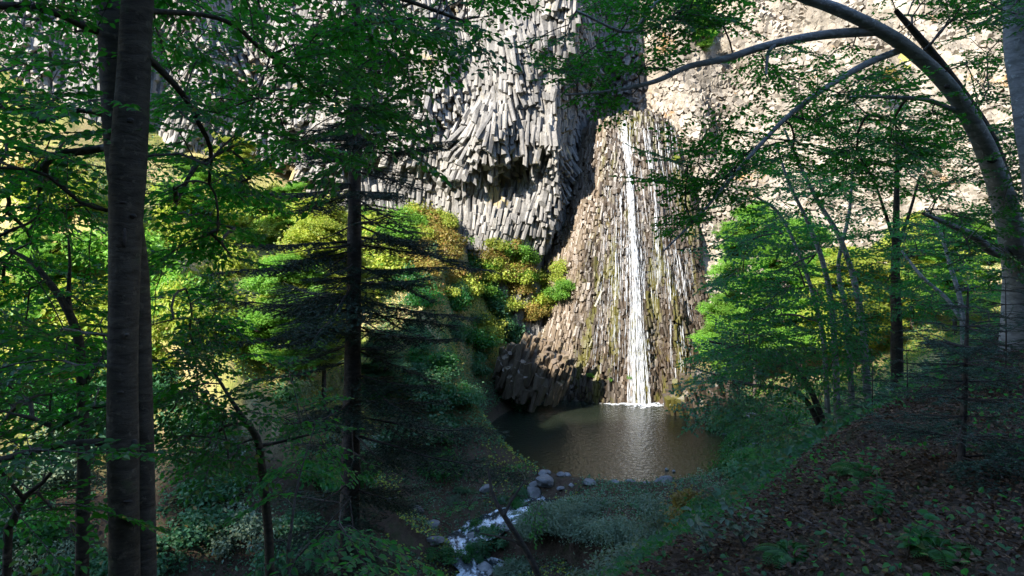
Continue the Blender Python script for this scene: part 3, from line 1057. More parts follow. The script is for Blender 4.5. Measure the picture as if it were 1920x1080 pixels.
limbs = [[(205, 62, 6.75, 20), (160, 50, 6.6, 16), (120, 30, 6.4, 15), (60, 14, 6.0, 15), (-60, 8, 5.6, 14)],
         [(275, 105, 6.0, 14), (300, 130, 6.2, 13), (345, 180, 6.5, 11), (375, 235, 6.8, 10), (395, 280, 7.0, 8), (392, 345, 7.2, 6)],
         [(270, 20, 6.0, 12), (380, 28, 6.6, 9), (440, 48, 7.0, 9), (490, 92, 7.4, 8), (560, 140, 7.8, 6), (640, 200, 8.2, 5)],
         [(222, 830, 6.0, 15), (150, 830, 5.9, 13), (80, 842, 5.7, 12), (-40, 872, 5.4, 12)],
         [(205, 395, 6.6, 8), (150, 380, 6.3, 6), (90, 330, 6.2, 6), (30, 315, 6.0, 6), (-40, 316, 5.8, 6)],
         [(264, -100, 6.1, 22), (420, -90, 6.4, 18), (620, -40, 7.0, 13), (760, 0, 7.6, 9), (870, 40, 8.0, 6)],
         [(262, -180, 6.1, 20), (120, -120, 6.6, 14), (20, -40, 7.0, 10)]]
tr = [t1, t2] + [trunk_part(tw, l, M['beech_bark'], 'branch', 8) for l in limbs]
rng = rs(42)
tg = np.concatenate([
    targets([(-60, -120), (200, -120), (200, 330), (120, 345), (-60, 330)], 210, 5.6, 9.0, rng),
    targets([(-60, 330), (200, 330), (190, 480), (-60, 500)], 90, 6.5, 9.5, rng),
    targets([(270, -120), (700, -120), (640, 250), (480, 330), (290, 300)], 260, 6.0, 10.0, rng),
    targets([(560, -120), (960, -90), (930, 60), (860, 110), (760, 170), (620, 250)], 165, 6.5, 9.0, rng),
    targets([(640, 120), (800, 140), (760, 200), (650, 330)], 40, 7, 9.5, rng),
    targets([(285, 280), (480, 300), (440, 480), (300, 500)], 70, 7, 10, rng),
    targets([(-60, 600), (200, 620), (200, 850), (-60, 880)], 70, 5.6, 8, rng),
])
finish_tree(tw, tr, tg, rng, M['leaf_dark'], protos, M['twig'], .006, nleaf=280)



def knot(root, px, py, Y, w, h, r_px, mat):
    """a dark branch scar on the bark; w, h and the trunk's half width in pixels"""
    p = P(px, py, Y - .93 * r_px / F * Y)
    bm = bmesh.new(); bmesh.ops.create_icosphere(bm, subdivisions=2, radius=1)
    v = np.array([x.co[:] for x in bm.verts]); f = np.array([[l.index for l in x.verts] for x in bm.faces]); bm.free()
    v = v * (1 + .25 * vnoise(v, 1.7, int(px))[:, None]) * [.5 * w / F * Y, .018, .5 * h / F * Y] + p
    g = Geo(); g.add(v, None, f); g.obj('knot', mat, root, smooth=True)


for a_ in [(243, 226, 6.0, 15, 10, 28), (259, 306, 6.0, 10, 24, 14), (234, 445, 6.0, 7, 40, 29), (252, 832, 6.0, 14, 18, 14), (226, 380, 6.0, 24, 6, 29), (238, 628, 6.0, 10, 7, 27), (225, 735, 6.0, 16, 4, 26), (240, 940, 6.0, 20, 4, 27), (250, 405, 6.0, 12, 9, 22)]:
    knot(tw, *a_, M['dark_bark'])

# ---- slender crooked tree left of the twin beech
rng = rs(43)


def small_tree(name, label, cat, stems, tg, leafm, pr, bark, rng, tip=.005, group=None, sc=(.8, 1.25), base_px=None, simple=False, pen=.25, n=9, tilt=.18):
    last = stems[0][-1]
    b = P(last[0], last[1], last[2])
    root = thing(name, label, cat, b, group)
    tr = [trunk_part(root, s, bark, 'trunk' if i < (base_px or 1) else 'branch', n, seed=i + 3) for i, s in enumerate(stems)]
    finish_tree(root, tr, tg, rng, leafm, pr, M['twig'], tip, sc=sc, simple=simple, pen=pen, tilt=tilt)
    return root


def to_ground(px, Y, w):
    """bottom point of a stem, on the ground"""
    x = (px - CX) / F * Y
    return (px, HZ - (gz(x, Y) - .08) * F / Y, Y, w)


small_tree('young_tree', 'slender dark tree with a crooked stem left of the twin beech', 'tree',
           [[(20, 470, 8.3, 6), (60, 492, 8.2, 9), (100, 540, 8.1, 13), (126, 580, 8.0, 15), (148, 640, 8.0, 17), (154, 740, 8.0, 18), (157, 860, 8.0, 22), (154, 1080, 8.0, 25), to_ground(150, 8.0, 30)],
            [(128, 440, 8.2, 4), (131, 500, 8.1, 6), (128, 560, 8.05, 9), (135, 600, 8.0, 10)],
            [(250, 620, 8.6, 4), (200, 660, 8.3, 6), (165, 710, 8.0, 9)]],
           np.concatenate([targets([(-60, 480), (200, 500), (200, 720), (-60, 760)], 120, 7.2, 10.5, rng), targets([(285, 480), (420, 540), (420, 760), (290, 760)], 70, 8, 11, rng)]),
           M['leaf_dark'], protos, M['beech_bark'], rng)
rng = rs(44)
small_tree('young_tree', 'small leaning tree at the lower left edge of the picture', 'tree',
           [[(110, 868, 6.2, 6), (80, 905, 6.2, 8), (48, 930, 6.2, 10), (24, 980, 6.2, 14), (12, 1080, 6.2, 16), to_ground(6, 6.2, 18)],
            [(-20, 860, 6.0, 5), (20, 905, 6.1, 7), (44, 935, 6.2, 8)]],
           targets([(-60, 760), (200, 800), (190, 1000), (100, 960), (-60, 1000)], 50, 5.6, 7.6, rng), M['leaf_dark'], protos, M['beech_bark'], rng)

# ---- crooked small tree between the beech and the fir
rng = rs(45)
small_tree('young_tree', 'small tree with a sharply bent stem left of the fir trunk', 'tree',
           [[(330, 815, 9.6, 5), (365, 845, 9.5, 5), (400, 745, 9.4, 5), (430, 745, 9.3, 7), (462, 792, 9.2, 11), (482, 822, 9.2, 14), (490, 870, 9.2, 15), (500, 960, 9.2, 17), (506, 1080, 9.2, 18), to_ground(508, 9.2, 20)][3:],
            [(395, 690, 9.6, 4), (415, 720, 9.4, 6), (432, 748, 9.3, 7)],
            [(640, 800, 9.8, 3), (590, 812, 9.6, 4), (520, 830, 9.4, 6), (484, 836, 9.2, 8)],
            [(325, 815, 9.8, 4), (370, 850, 9.6, 5), (420, 800, 9.4, 6), (465, 795, 9.2, 7)]],
           np.concatenate([targets([(290, 640), (480, 660), (520, 800), (440, 900), (300, 880)], 90, 8.2, 11, rng), targets([(520, 740), (640, 760), (640, 900), (520, 900)], 34, 8.5, 10.5, rng)]),
           M['leaf_dark'], protos, M['beech_bark'], rng)
rng = rs(46)
small_tree('sapling', 'thin leafy sapling at the bottom edge below the fir', 'tree',
           [[(590, 800, 7.2, 2), (560, 900, 7.1, 4), (545, 1000, 7.0, 6), (540, 1080, 7.0, 8), to_ground(540, 7.0, 9)],
            [(660, 930, 6.9, 2), (600, 1000, 6.9, 4), (543, 1060, 7, 5)]],
           targets([(500, 860), (660, 860), (690, 1080), (500, 1090)], 20, 6.4, 7.6, rng), M['leaf_mid'], protos, M['twig'], rng)
rng = rs(47)
small_tree('young_tree', 'bare forked young tree leaning in front of the stream', 'tree',
           [[(915, 880, 12.4, 4), (925, 930, 12.2, 7), (950, 975, 12.0, 10), (985, 1030, 11.9, 12), (1012, 1090, 11.8, 13), to_ground(1030, 11.8, 15)],
            [(985, 900, 12.5, 3), (958, 940, 12.2, 5), (945, 968, 12.0, 6)], [(900, 1000, 12.3, 2), (950, 1010, 12, 4), (978, 1022, 11.9, 6)]],
           targets([(860, 860), (1000, 860), (1010, 960), (870, 960)], 9, 11.8, 13.4, rng), M['leaf_mid'], protos_small, M['dark_bark'], rng)


# ---- conifers
def needles(g, a, d, l, rng, nl=.03, nw=.008, sp_=.016):
    """comb of needles along twigs; a, d (n,3), l (n,)"""
    k = np.maximum((l / sp_).astype(int), 2)
    idx = np.repeat(np.arange(len(a)), k * 2)
    t = np.concatenate([np.repeat((np.arange(m) + .5) / m, 2) for m in k])
    s = np.concatenate([np.tile([1., -1.], m) for m in k])
    D = d[idx]; n = len(idx)
    B = unit(np.cross(np.tile(UP, (n, 1)) + rng.normal(0, .25, (n, 3)), D))
    p = a[idx] + D * (t * l[idx])[:, None]
    nd = unit(D * rng.uniform(.35, .8, n)[:, None] + B * s[:, None] + UP * rng.uniform(-.15, .35, (n, 1)))
    ln = nl * rng.uniform(.7, 1.15, n) * (1 - .35 * t ** 3)
    wv = unit(np.cross(nd, rng.normal(0, 1, (n, 3))))
    V = np.stack([p - wv * nw * .5, p + wv * nw * .5, p + nd * ln[:, None]], 1)
    g.add(V.reshape(-1, 3), None, np.arange(n * 3).reshape(-1, 3))


def fir_branch(root, A, az, L, droop, rng, wood, needle, r0, dens=.11, nl=.042, nw=.012, bare=.12, twl=.36):
    h = np.array([math.cos(az), math.sin(az), 0])
    t = np.linspace(0, 1, 10)[:, None]
    pts = A + h * L * t + UP * L * (droop * t + rng.uniform(.05, .2) * t ** 2) + np.cumsum(rng.normal(0, .012 * L, (10, 3)), 0) * t
    gb, gn = Geo(), Geo()
    tube(gb, pts, r0 * (1 - .85 * t[:, 0]), 6)
    sdir = np.array([-h[1], h[0], 0])
    a_, d_, l_ = [], [], []
    m = int(L * (1 - bare) / dens)
    for i in range(m):
        u = bare + (1 - bare) * (i + rng.rand()) / m
        q = np.array([np.interp(u, t[:, 0], pts[:, k]) for k in range(3)])
        for sgn in (1, -1):
            if rng.rand() < .12: continue
            ll = L * twl * (1.15 - u) ** .8 * rng.uniform(.6, 1.2) + .08
            dd = unit(h * rng.uniform(.55, 1.0) + sdir * sgn - UP * rng.uniform(.0, .38))
            a_.append(q); d_.append(dd); l_.append(ll)
            tube(gb, np.array([q, q + dd * ll]), [.004, .002], 3, cap=False)
            for w in range(int(ll / .10)):               # side twigs
                v = (w + .5) / max(1, int(ll / .10))
                sg = 1 if w % 2 else -1
                bb = unit(np.cross(UP, dd))
                a_.append(q + dd * ll * v); d_.append(unit(dd * .8 + bb * sg * .8 - UP * rng.uniform(0, .2))); l_.append(ll * (.42 - .25 * v) + .03)
    a_.append(pts[-3]); d_.append(unit(pts[-1] - pts[-3])); l_.append(np.linalg.norm(pts[-1] - pts[-3]) + .04)
    needles(gn, np.array(a_), np.array(d_), np.array(l_), rng, nl, nw)
    o = gb.obj('branch', wood, root, smooth=True)
    tag(gn.obj('needles', needle, o, off=tuple(wloc(root))), kind='stuff')


rng = rs(51)
FY = 14.0
bf = to_ground(652, FY, 50)
fir = thing('fir_tree', 'tall dark fir with layered drooping branches left of the pool', 'tree', P(*bf[:3]))
fp, fr = trunk_part(fir, [(668, -420, FY, 10), (668, -100, FY, 16), (667, 60, FY, 18), (666, 250, FY, 22), (664, 480, FY, 26), (661, 700, FY, 32), (657, 900, FY, 36), (653, 1080, FY, 40), bf], M['fir_bark'], seed=9)
z = fp[:, 2].min() + 1.0
ztop = P(0, -400, FY)[2]
while z < ztop:
    k = np.argmin(np.abs(fp[:, 2] - z))
    py = HZ - z * F / FY
    a0 = rng.uniform(0, 6.28)
    nb = 5 if py < 640 else 3
    for i in range(nb):
        az = a0 + i * 6.283 / nb + rng.normal(0, .4)
        L = np.interp(py, [-400, 60, 250, 420, 600, 900, 1100], [.5, 1.2, 1.7, 2.3, 2.4, 2.2, 1.5]) * rng.uniform(.5, 1.2)
        dead = rng.rand() < (.16 if py < 640 else .4)
        A = fp[min(len(fp) - 1, max(0, k + rng.randint(-2, 3)))]
        fir_branch(fir, A, az, L, rng.uniform(-.55, .02), rng, M['fir_bark'], M['needle'], .022, dens=.5 if dead else .07)
    z += rng.uniform(.34, .50)
for px1, py1, py0, Y1 in [(1000, 885, 815, 13.0), (430, 470, 450, 13.4), (890, 595, 560, 13.2), (380, 590, 560, 13.8), (960, 800, 780, 14.4), (410, 360, 350, 14.5)]:
    A = P(664, py0, FY); B = P(px1, py1, Y1); d = B - A
    fir_branch(fir, A, math.atan2(d[1], d[0]), float(np.hypot(d[0], d[1])), float(d[2] / np.hypot(d[0], d[1])) - .1, rng, M['fir_bark'], M['needle'], .026, twl=.26, dens=.08)

rng = rs(52)
SY = 5.5
sb = to_ground(1800, SY, 16)
sap = thing('fir_sapling', 'young bluish fir growing on the leafy bank at right', 'tree', P(*sb[:3]))
fp, fr = trunk_part(sap, [(1815, 540, SY, 3), (1812, 650, SY, 8), (1807, 780, SY, 12), sb], M['fir_bark'], seed=10, n=8)
zb, zt = fp[:, 2].min() + .12, fp[:, 2].max()
z = zb
while z < zt - .03:
    k = np.argmin(np.abs(fp[:, 2] - z)); f = (z - zb) / (zt - zb)
    for i in range(5):
        fir_branch(sap, fp[k], rng.uniform(0, 6.28), (.72 * (1 - f) ** .8 + .08) * rng.uniform(.75, 1.1), rng.uniform(-.22, .15), rng, M['fir_bark'], M['needle_pale'], .007, dens=.055, nl=.026, nw=.006, bare=.15, twl=.36)
    z += .115
for (px, Y, h, lab) in [(1700, 8.6, .75, 'knee high fir seedling left of the young bluish fir'), (1885, 8.0, 1.3, 'small fir at the right edge behind the young bluish fir'), (1635, 11.5, 1.1, 'small fir on the crest of the leafy bank')]:
    b = to_ground(px, Y, 9)
    s2 = thing('fir_sapling', lab, 'tree', P(*b[:3]))
    b3 = P(*b[:3]); g = Geo(); tube(g, [b3, b3 + [0.01, 0, h * .5], b3 + [0, 0, h]], [.012, .008, .003], 6); g.obj('trunk', M['fir_bark'], s2, smooth=True)
    z = .1
    while z < h:
        f = z / h
        for i in range(4):
            fir_branch(s2, b3 + [0, 0, z], rng.uniform(0, 6.28), h * (.55 * (1 - f) ** .8 + .10) * rng.uniform(.75, 1.1), rng.uniform(-.15, .2), rng, M['fir_bark'], M['needle_pale'], .006, dens=.07, nl=.026, nw=.006, bare=.12, twl=.36)
        z += .15

# ---- the arching beech on the right
rng = rs(61)
rb = to_ground(1912, 11.0, 84)
rbeech = thing('beech_tree', 'pale beech on the right arching over toward the waterfall', 'tree', P(*rb[:3]))
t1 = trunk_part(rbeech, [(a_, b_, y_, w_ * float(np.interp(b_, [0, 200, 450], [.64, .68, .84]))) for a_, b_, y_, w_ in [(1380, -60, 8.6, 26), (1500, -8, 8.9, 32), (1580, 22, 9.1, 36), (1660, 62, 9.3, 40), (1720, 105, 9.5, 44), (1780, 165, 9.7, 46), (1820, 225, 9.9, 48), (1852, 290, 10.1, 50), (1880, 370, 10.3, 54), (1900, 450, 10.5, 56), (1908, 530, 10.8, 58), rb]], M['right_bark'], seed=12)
limbs = [[(1060, 178, 7.9, 4), (1150, 170, 8.0, 6), (1230, 152, 8.3, 9), (1290, 125, 8.5, 11), (1360, 110, 8.7, 13), (1440, 85, 8.9, 15), (1540, 66, 9.1, 18), (1645, 58, 9.3, 20)],
         [(1245, 470, 8.0, 3), (1310, 405, 8.2, 5), (1400, 300, 8.5, 7), (1470, 225, 8.8, 9), (1540, 170, 9.1, 11), (1620, 122, 9.3, 13), (1685, 95, 9.45, 14)],
         [(1590, 182, 9.2, 4), (1660, 182, 9.4, 7), (1740, 188, 9.6, 9), (1805, 215, 9.85, 11)],
         [(1680, 20, 9.9, 10), (1740, 90, 10.2, 16), (1800, 170, 10.4, 20), (1850, 250, 10.6, 24), (1880, 330, 10.6, 26), (1900, 430, 10.6, 28)],
         [(1730, 400, 9.8, 6), (1790, 425, 10.0, 12), (1830, 445, 10.2, 16), (1860, 470, 10.4, 20), (1905, 478, 10.6, 24)],
         [(1436, 140, 8.7, 4), (1440, 100, 8.85, 7), (1452, 84, 8.9, 8)],
         [(1020, -10, 8.2, 4), (1110, -6, 8.4, 7), (1230, -30, 8.7, 10), (1400, -55, 8.7, 14)],
         [(1080, 20, 8.2, 5), (1180, 60, 8.3, 6), (1230, 5, 8.5, 8), (1330, -40, 8.7, 12)]]
tr = [t1] + [trunk_part(rbeech, l, M['dark_bark'] if i == 3 else M['right_bark'], 'branch', 8) for i, l in enumerate(limbs)]
rng = rs(62)
tg = np.concatenate([
    targets([(1010, 20), (1120, 0), (1300, 0), (1380, 20), (1290, 120), (1200, 190), (1060, 210), (1000, 120)], 60, 7.6, 9.2, rng),
    targets([(1100, -60), (1420, -60), (1400, 50), (1250, 90), (1130, 40)], 75, 7.8, 9.4, rng),
    targets([(1400, 60), (1640, 60), (1690, 110), (1560, 180), (1420, 160)], 30, 8.4, 10, rng),
    targets([(1380, 260), (1560, 160), (1680, 130), (1800, 240), (1700, 330), (1500, 330), (1330, 330)], 130, 8.2, 10.4, rng),
    targets([(1240, 260), (1400, 240), (1380, 380), (1300, 420), (1230, 460), (1240, 380)], 48, 7.8, 9.2, rng),
    targets([(1640, -60), (1960, -60), (1960, 130), (1860, 200), (1760, 110)], 90, 8.8, 11.5, rng),
    targets([(1780, 250), (1960, 150), (1960, 480), (1880, 520), (1780, 470)], 115, 9, 12, rng),
])
finish_tree(rbeech, tr, tg, rng, M['leaf_dark'], protos_small, M['twig'], .005, nleaf=150)

for a_ in [(1776, 162, 9.65, 12, 9, 15), (1860, 300, 10.1, 20, 12, 17), (1904, 425, 10.45, 16, 20, 22), (1902, 470, 10.6, 26, 16, 22)]:
    knot(rbeech, *a_, M['dark_bark'])

rng = rs(63)
eb = to_ground(2010, 8.5, 60)
edge = thing('beech_tree', 'beech trunk cut by the right edge of the picture', 'tree', P(*eb[:3]))
t1 = trunk_part(edge, [(1898, -160, 8.5, 40), (1904, 0, 8.5, 42), (1906, 90, 8.5, 44), (1922, 180, 8.5, 46), (1938, 300, 8.5, 48), (1970, 500, 8.5, 52), eb], M['right_bark'], seed=15)
finish_tree(edge, [t1], targets([(1800, -120), (2000, -120), (2000, 100), (1820, 60)], 30, 7.6, 9.6, rng), rng, M['leaf_dark'], protos_small, M['twig'], .006)

# ---- clump of stems on the right and its neighbours
rng = rs(64)
B = to_ground(1610, 17.0, 20)
stems = [[(1455, 270, 16.0, 4), (1480, 345, 16.2, 6), (1516, 420, 16.5, 8), (1545, 500, 16.7, 10), (1562, 600, 16.9, 11), to_ground(1572, 17.0, 13)],
         [(1470, 240, 17.0, 4), (1500, 310, 17.1, 6), (1535, 380, 17.2, 8), (1572, 440, 17.2, 10), (1600, 520, 17.2, 11), (1618, 620, 17.2, 13), to_ground(1630, 17.2, 15)],
         [(1420, 370, 16.5, 4), (1460, 400, 16.7, 6), (1500, 480, 16.8, 7), (1526, 560, 16.9, 8), (1544, 640, 17, 9), to_ground(1554, 17.1, 10)],
         [(1600, 300, 17.6, 4), (1592, 400, 17.6, 6), (1572, 500, 17.5, 8), (1588, 600, 17.4, 10), to_ground(1600, 17.4, 12)]]
small_tree('young_tree', 'clump of four slender grey stems rising right of the pool', 'tree', stems,
           np.concatenate([targets([(1340, 380), (1480, 330), (1660, 380), (1650, 540), (1500, 600), (1360, 560)], 130, 14.5, 19, rng),
                           targets([(1330, 620), (1460, 560), (1620, 580), (1640, 680), (1480, 720), (1330, 690)], 110, 14.5, 18.5, rng),
                           targets([(1380, 250), (1560, 240), (1600, 360), (1380, 380)], 50, 15.5, 18, rng)]),
           M['leaf_mid'], protos_far, M['right_bark'], rng, base_px=4, tip=.006)
rng = rs(65)
small_tree('young_tree', 'upright dark young tree between the clump and the arching beech', 'tree',
           [[(1684, 250, 18.0, 6), (1682, 330, 18, 9), (1680, 430, 18, 13), (1679, 520, 18, 17), (1681, 600, 18, 20), to_ground(1683, 18, 24)],
            [(1640, 340, 17.8, 4), (1660, 400, 17.9, 6), (1679, 460, 18, 8)], [(1725, 330, 18.2, 4), (1705, 400, 18.1, 6), (1681, 470, 18, 8)]],
           np.concatenate([targets([(1560, 200), (1760, 200), (1850, 320), (1800, 420), (1600, 420)], 130, 16, 20, rng), targets([(1600, 420), (1820, 420), (1840, 560), (1640, 600)], 80, 16, 20, rng)]),
           M['leaf_mid'], protos_far, M['dark_bark'], rng, tip=.006)
rng = rs(66)
small_tree('young_tree', 'thin leaning tree in front of the foot of the arching beech', 'tree',
           [[(1735, 390, 13.6, 4), (1762, 430, 13.6, 6), (1782, 500, 13.5, 8), (1800, 560, 13.4, 10), (1806, 620, 13.4, 11), to_ground(1808, 13.4, 13)],
            [(1690, 470, 13.8, 4), (1730, 520, 13.6, 6), (1775, 560, 13.5, 8), (1802, 600, 13.4, 8)]],
           targets([(1690, 400), (1900, 420), (1910, 600), (1760, 640), (1690, 560)], 95, 12, 15, rng), M['leaf_mid'], protos_small, M['right_bark'], rng)
rng = rs(67)
small_tree('hazel_bush', 'dark leafy bush hanging over the right shore of the pool', 'bush',
           [[(1330, 640, 19, 4), (1420, 660, 19, 8), (1500, 700, 19, 10), to_ground(1560, 19, 13)], [(1300, 690, 20, 3), (1400, 720, 19.6, 6), (1500, 740, 19, 9), to_ground(1550, 19.2, 12)]],
           targets([(1300, 650), (1400, 620), (1560, 660), (1560, 800), (1400, 800), (1310, 760)], 150, 17.5, 22, rng), M['leaf_teal'], protos_far, M['dark_bark'], rng, base_px=2)

# ------------------------------------------------------------------ shrubs
def bush_mesh(name, seed, mat, rad=(1, 1, .8), nl=900, ls=.16, lobes=15, wood=True, droop=0):
    r_ = rs(seed); g = Geo()
    lc = unit(r_.normal(0, 1, (lobes, 3))) * r_.uniform(.3, .95, (lobes, 1)); lc[:, 2] = np.abs(lc[:, 2]) * .95 + .15
    lr = r_.uniform(.17, .42, lobes)
    k = r_.randint(0, lobes, nl)
    d = unit(r_.normal(0, 1, (nl, 3)) + [0, 0, .25])
    p = lc[k] + d * (lr[k] * r_.uniform(.55, 1.08, nl) ** .6)[:, None]
    p = p + .17 * r_.normal(0, 1, (nl, 3)) * (r_.rand(nl, 1) < .33)
    p[:, 2] = np.maximum(p[:, 2], .02 + .1 * r_.rand(nl))
    p = p * rad
    N = unit(d * .7 + UP * .6 + r_.normal(0, .5, (nl, 3)))
    D = unit(np.cross(N, r_.normal(0, 1, (nl, 3))) - UP * droop)
    leafmesh(g, p, D, N, ls * r_.uniform(.55, 1.25, nl), .6, 0, simple=True)
    if wood:
        for j in range(lobes):
            e = lc[j] * rad
            tube(g, [[0, 0, -.3], e * [.4, .4, .5], e], [.035, .022, .008], 4, m=1)
    return g.mesh(name, [mat, M['dark_bark']])


BUSH = {}
for key, mat, n_, kw in [('yellow', 'leaf_yellow', 4, dict(nl=2600, ls=.13)), ('lime', 'leaf_lime', 4, dict(nl=2800, ls=.125)), ('autumn', 'leaf_autumn', 3, dict(nl=2300, ls=.13)),
                         ('teal', 'leaf_teal', 4, dict(nl=2600, ls=.125)), ('grey', 'leaf_grey', 3, dict(nl=3600, ls=.08, lobes=18)), ('mid', 'leaf_mid', 3, dict(nl=2600, ls=.125))]:
    BUSH[key] = [bush_mesh('foliage', hash_ + 300, M[mat], **kw) for hash_ in [7 * i + len(key) for i in range(n_)]]
rng = rs(71)


def bush(kind, loc, s, label, group=None, name='bush', cat='bush', sz=1.0):
    o = bpy.data.objects.new(name, BUSH[kind][rng.randint(len(BUSH[kind]))]); col.objects.link(o)
    o.location = [float(c) for c in loc]; o.rotation_euler = (rng.normal(0, .08), rng.normal(0, .08), rng.uniform(0, 6.28))
    o.scale = (s * rng.uniform(.85, 1.2), s * rng.uniform(.85, 1.2), s * rng.uniform(.8, 1.2) * sz)
    return tag(o, label, cat, group)


def bush_field(n, poly, kinds, s0, s1, label, group, Y0=20, Y1=80, sink=.25, name='bush', sz=1.0, cat='bush'):
    poly = np.asarray(poly, float); c = 0; tries = 0
    while c < n:
        px, py = rng.uniform(poly[:, 0].min(), poly[:, 0].max()), rng.uniform(poly[:, 1].min(), poly[:, 1].max())
        if not inpoly(np.array([px]), np.array([py]), poly)[0]: continue
        p = at_ground(px, py, Y0, Y1)
        tries += 1
        if tries > 4000: break
        if p is None: continue
        s = rng.uniform(s0, s1)
        bush(kinds[rng.randint(len(kinds))], p - [0, 0, sink * s], s, label, group, name, sz=sz, cat=cat)
        c += 1


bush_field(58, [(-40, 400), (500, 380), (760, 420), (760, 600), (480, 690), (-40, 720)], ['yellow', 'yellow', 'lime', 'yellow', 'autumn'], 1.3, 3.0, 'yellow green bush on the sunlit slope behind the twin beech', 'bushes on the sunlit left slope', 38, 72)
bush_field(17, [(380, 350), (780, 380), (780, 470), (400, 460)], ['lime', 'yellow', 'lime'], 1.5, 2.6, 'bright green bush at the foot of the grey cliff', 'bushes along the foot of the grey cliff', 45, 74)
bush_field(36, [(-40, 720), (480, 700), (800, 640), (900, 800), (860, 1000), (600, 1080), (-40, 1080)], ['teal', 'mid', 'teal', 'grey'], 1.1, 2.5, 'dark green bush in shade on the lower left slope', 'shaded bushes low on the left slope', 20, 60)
# the steep bushy slope left of the fall: bushes seated on its rock
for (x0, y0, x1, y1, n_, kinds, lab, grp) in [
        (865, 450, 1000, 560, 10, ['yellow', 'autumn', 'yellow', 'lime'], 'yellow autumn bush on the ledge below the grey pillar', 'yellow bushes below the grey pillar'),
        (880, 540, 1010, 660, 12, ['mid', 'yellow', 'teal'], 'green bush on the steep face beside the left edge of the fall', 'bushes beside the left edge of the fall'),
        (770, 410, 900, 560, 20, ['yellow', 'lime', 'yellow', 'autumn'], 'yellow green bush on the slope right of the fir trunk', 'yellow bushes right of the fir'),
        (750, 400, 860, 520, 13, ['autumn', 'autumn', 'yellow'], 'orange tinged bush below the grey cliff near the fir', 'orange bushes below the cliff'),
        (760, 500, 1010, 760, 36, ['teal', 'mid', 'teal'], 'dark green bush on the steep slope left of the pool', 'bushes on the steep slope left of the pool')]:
    for k in range(n_):
        px, py = rng.uniform(x0, x1), rng.uniform(y0, y1)
        if kinds[0] == 'teal' and py < 470 + (px - 760) * .6: continue
        p = at_ground(px, py, 40, 72)
        if p is None: continue
        bush(kinds[rng.randint(len(kinds))], p - [0, 0, .3], rng.uniform(1.0, 1.9), lab, grp)
bush_field(18, [(1345, 500), (1500, 480), (1920, 470), (1920, 560), (1700, 600), (1360, 640)], ['lime', 'lime', 'yellow'], 1.2, 2.2, 'bright green sunlit bush beyond the pool at the cliff foot', 'bright bushes at the right cliff foot', 45, 75)
bush_field(18, [(1310, 770), (1500, 740), (1520, 860), (1420, 900), (1290, 900)], ['teal', 'mid'], .9, 1.7, 'dark green bush on the right shore of the pool', 'bushes on the right shore', 20, 60)
bush_field(26, [(990, 950), (1260, 950), (1260, 1080), (960, 1080)], ['grey'], .9, 1.5, 'feathery grey green bush between the camera and the pool', 'feathery bushes before the pool', 12, 44, sz=1.0)
bush_field(24, [(850, 900), (1010, 930), (1030, 1080), (820, 1080)], ['teal', 'grey', 'mid'], .5, .95, 'small dark bush beside the tumbling stream', 'small bushes beside the stream', 20, 50)
bush_field(12, [(1322, 780), (1420, 770), (1420, 890), (1318, 890)], ['teal', 'mid'], .8, 1.5, 'dark green bush on the right shore of the pool', 'bushes on the right shore', 20, 60)
bush_field(9, [(1260, 880), (1340, 860), (1340, 960), (1250, 1000)], ['autumn', 'teal', 'mid'], .5, .9, 'small bush with some yellow leaves below the leafy bank', 'small bushes below the leafy bank', 8, 40)


def far_tree(px, py, Y, h, kind, label, group=None, wdt=.34, on_rock=False):
    """crown of several leafy masses on a visible trunk"""
    p = P(px, py, Y); z0 = p[2] if on_rock else gz(p[0], p[1]); base = np.array([p[0], p[1], z0])
    root = thing('leafy_tree', label, 'tree', base, group)
    g = Geo(); tube(g, [base - [0, 0, .2], base + [.1, 0, h * .5], base + [0, .1, h * .92]], [.16, .11, .03], 7)
    for k in range(7):
        a_ = rng.uniform(0, 6.28); zz = h * rng.uniform(.3, .8)
        tube(g, [base + [.05, 0, zz], base + [math.cos(a_) * h * .18, math.sin(a_) * h * .18, zz + h * .1], base + [math.cos(a_) * h * .3, math.sin(a_) * h * .3, zz + h * .13]], [.05, .03, .012], 5)
    g.obj('trunk', M['dark_bark'], root, smooth=True)
    m_ = 40 if h < 9 else 80
    for k in range(m_):
        f = (k + .5) / m_
        rr = h * wdt * (math.sin(math.pi * (.12 + .83 * f)) ** .8) * rng.uniform(.05, .95) ** .6
        a_ = rng.uniform(0, 6.28)
        o = bpy.data.objects.new('crown_clump', BUSH[kind][rng.randint(len(BUSH[kind]))]); col.objects.link(o); o.parent = root
        o.location = (math.cos(a_) * rr, math.sin(a_) * rr, h * (.22 + .72 * f) - .3)
        s = min(h * .17, 1.7) * rng.uniform(.8, 1.25)
        s *= .72; o.scale = (s * 1.15, s * 1.15, s * .62); o.rotation_euler = (rng.normal(0, .2), rng.normal(0, .2), rng.uniform(0, 6.28))
    return root


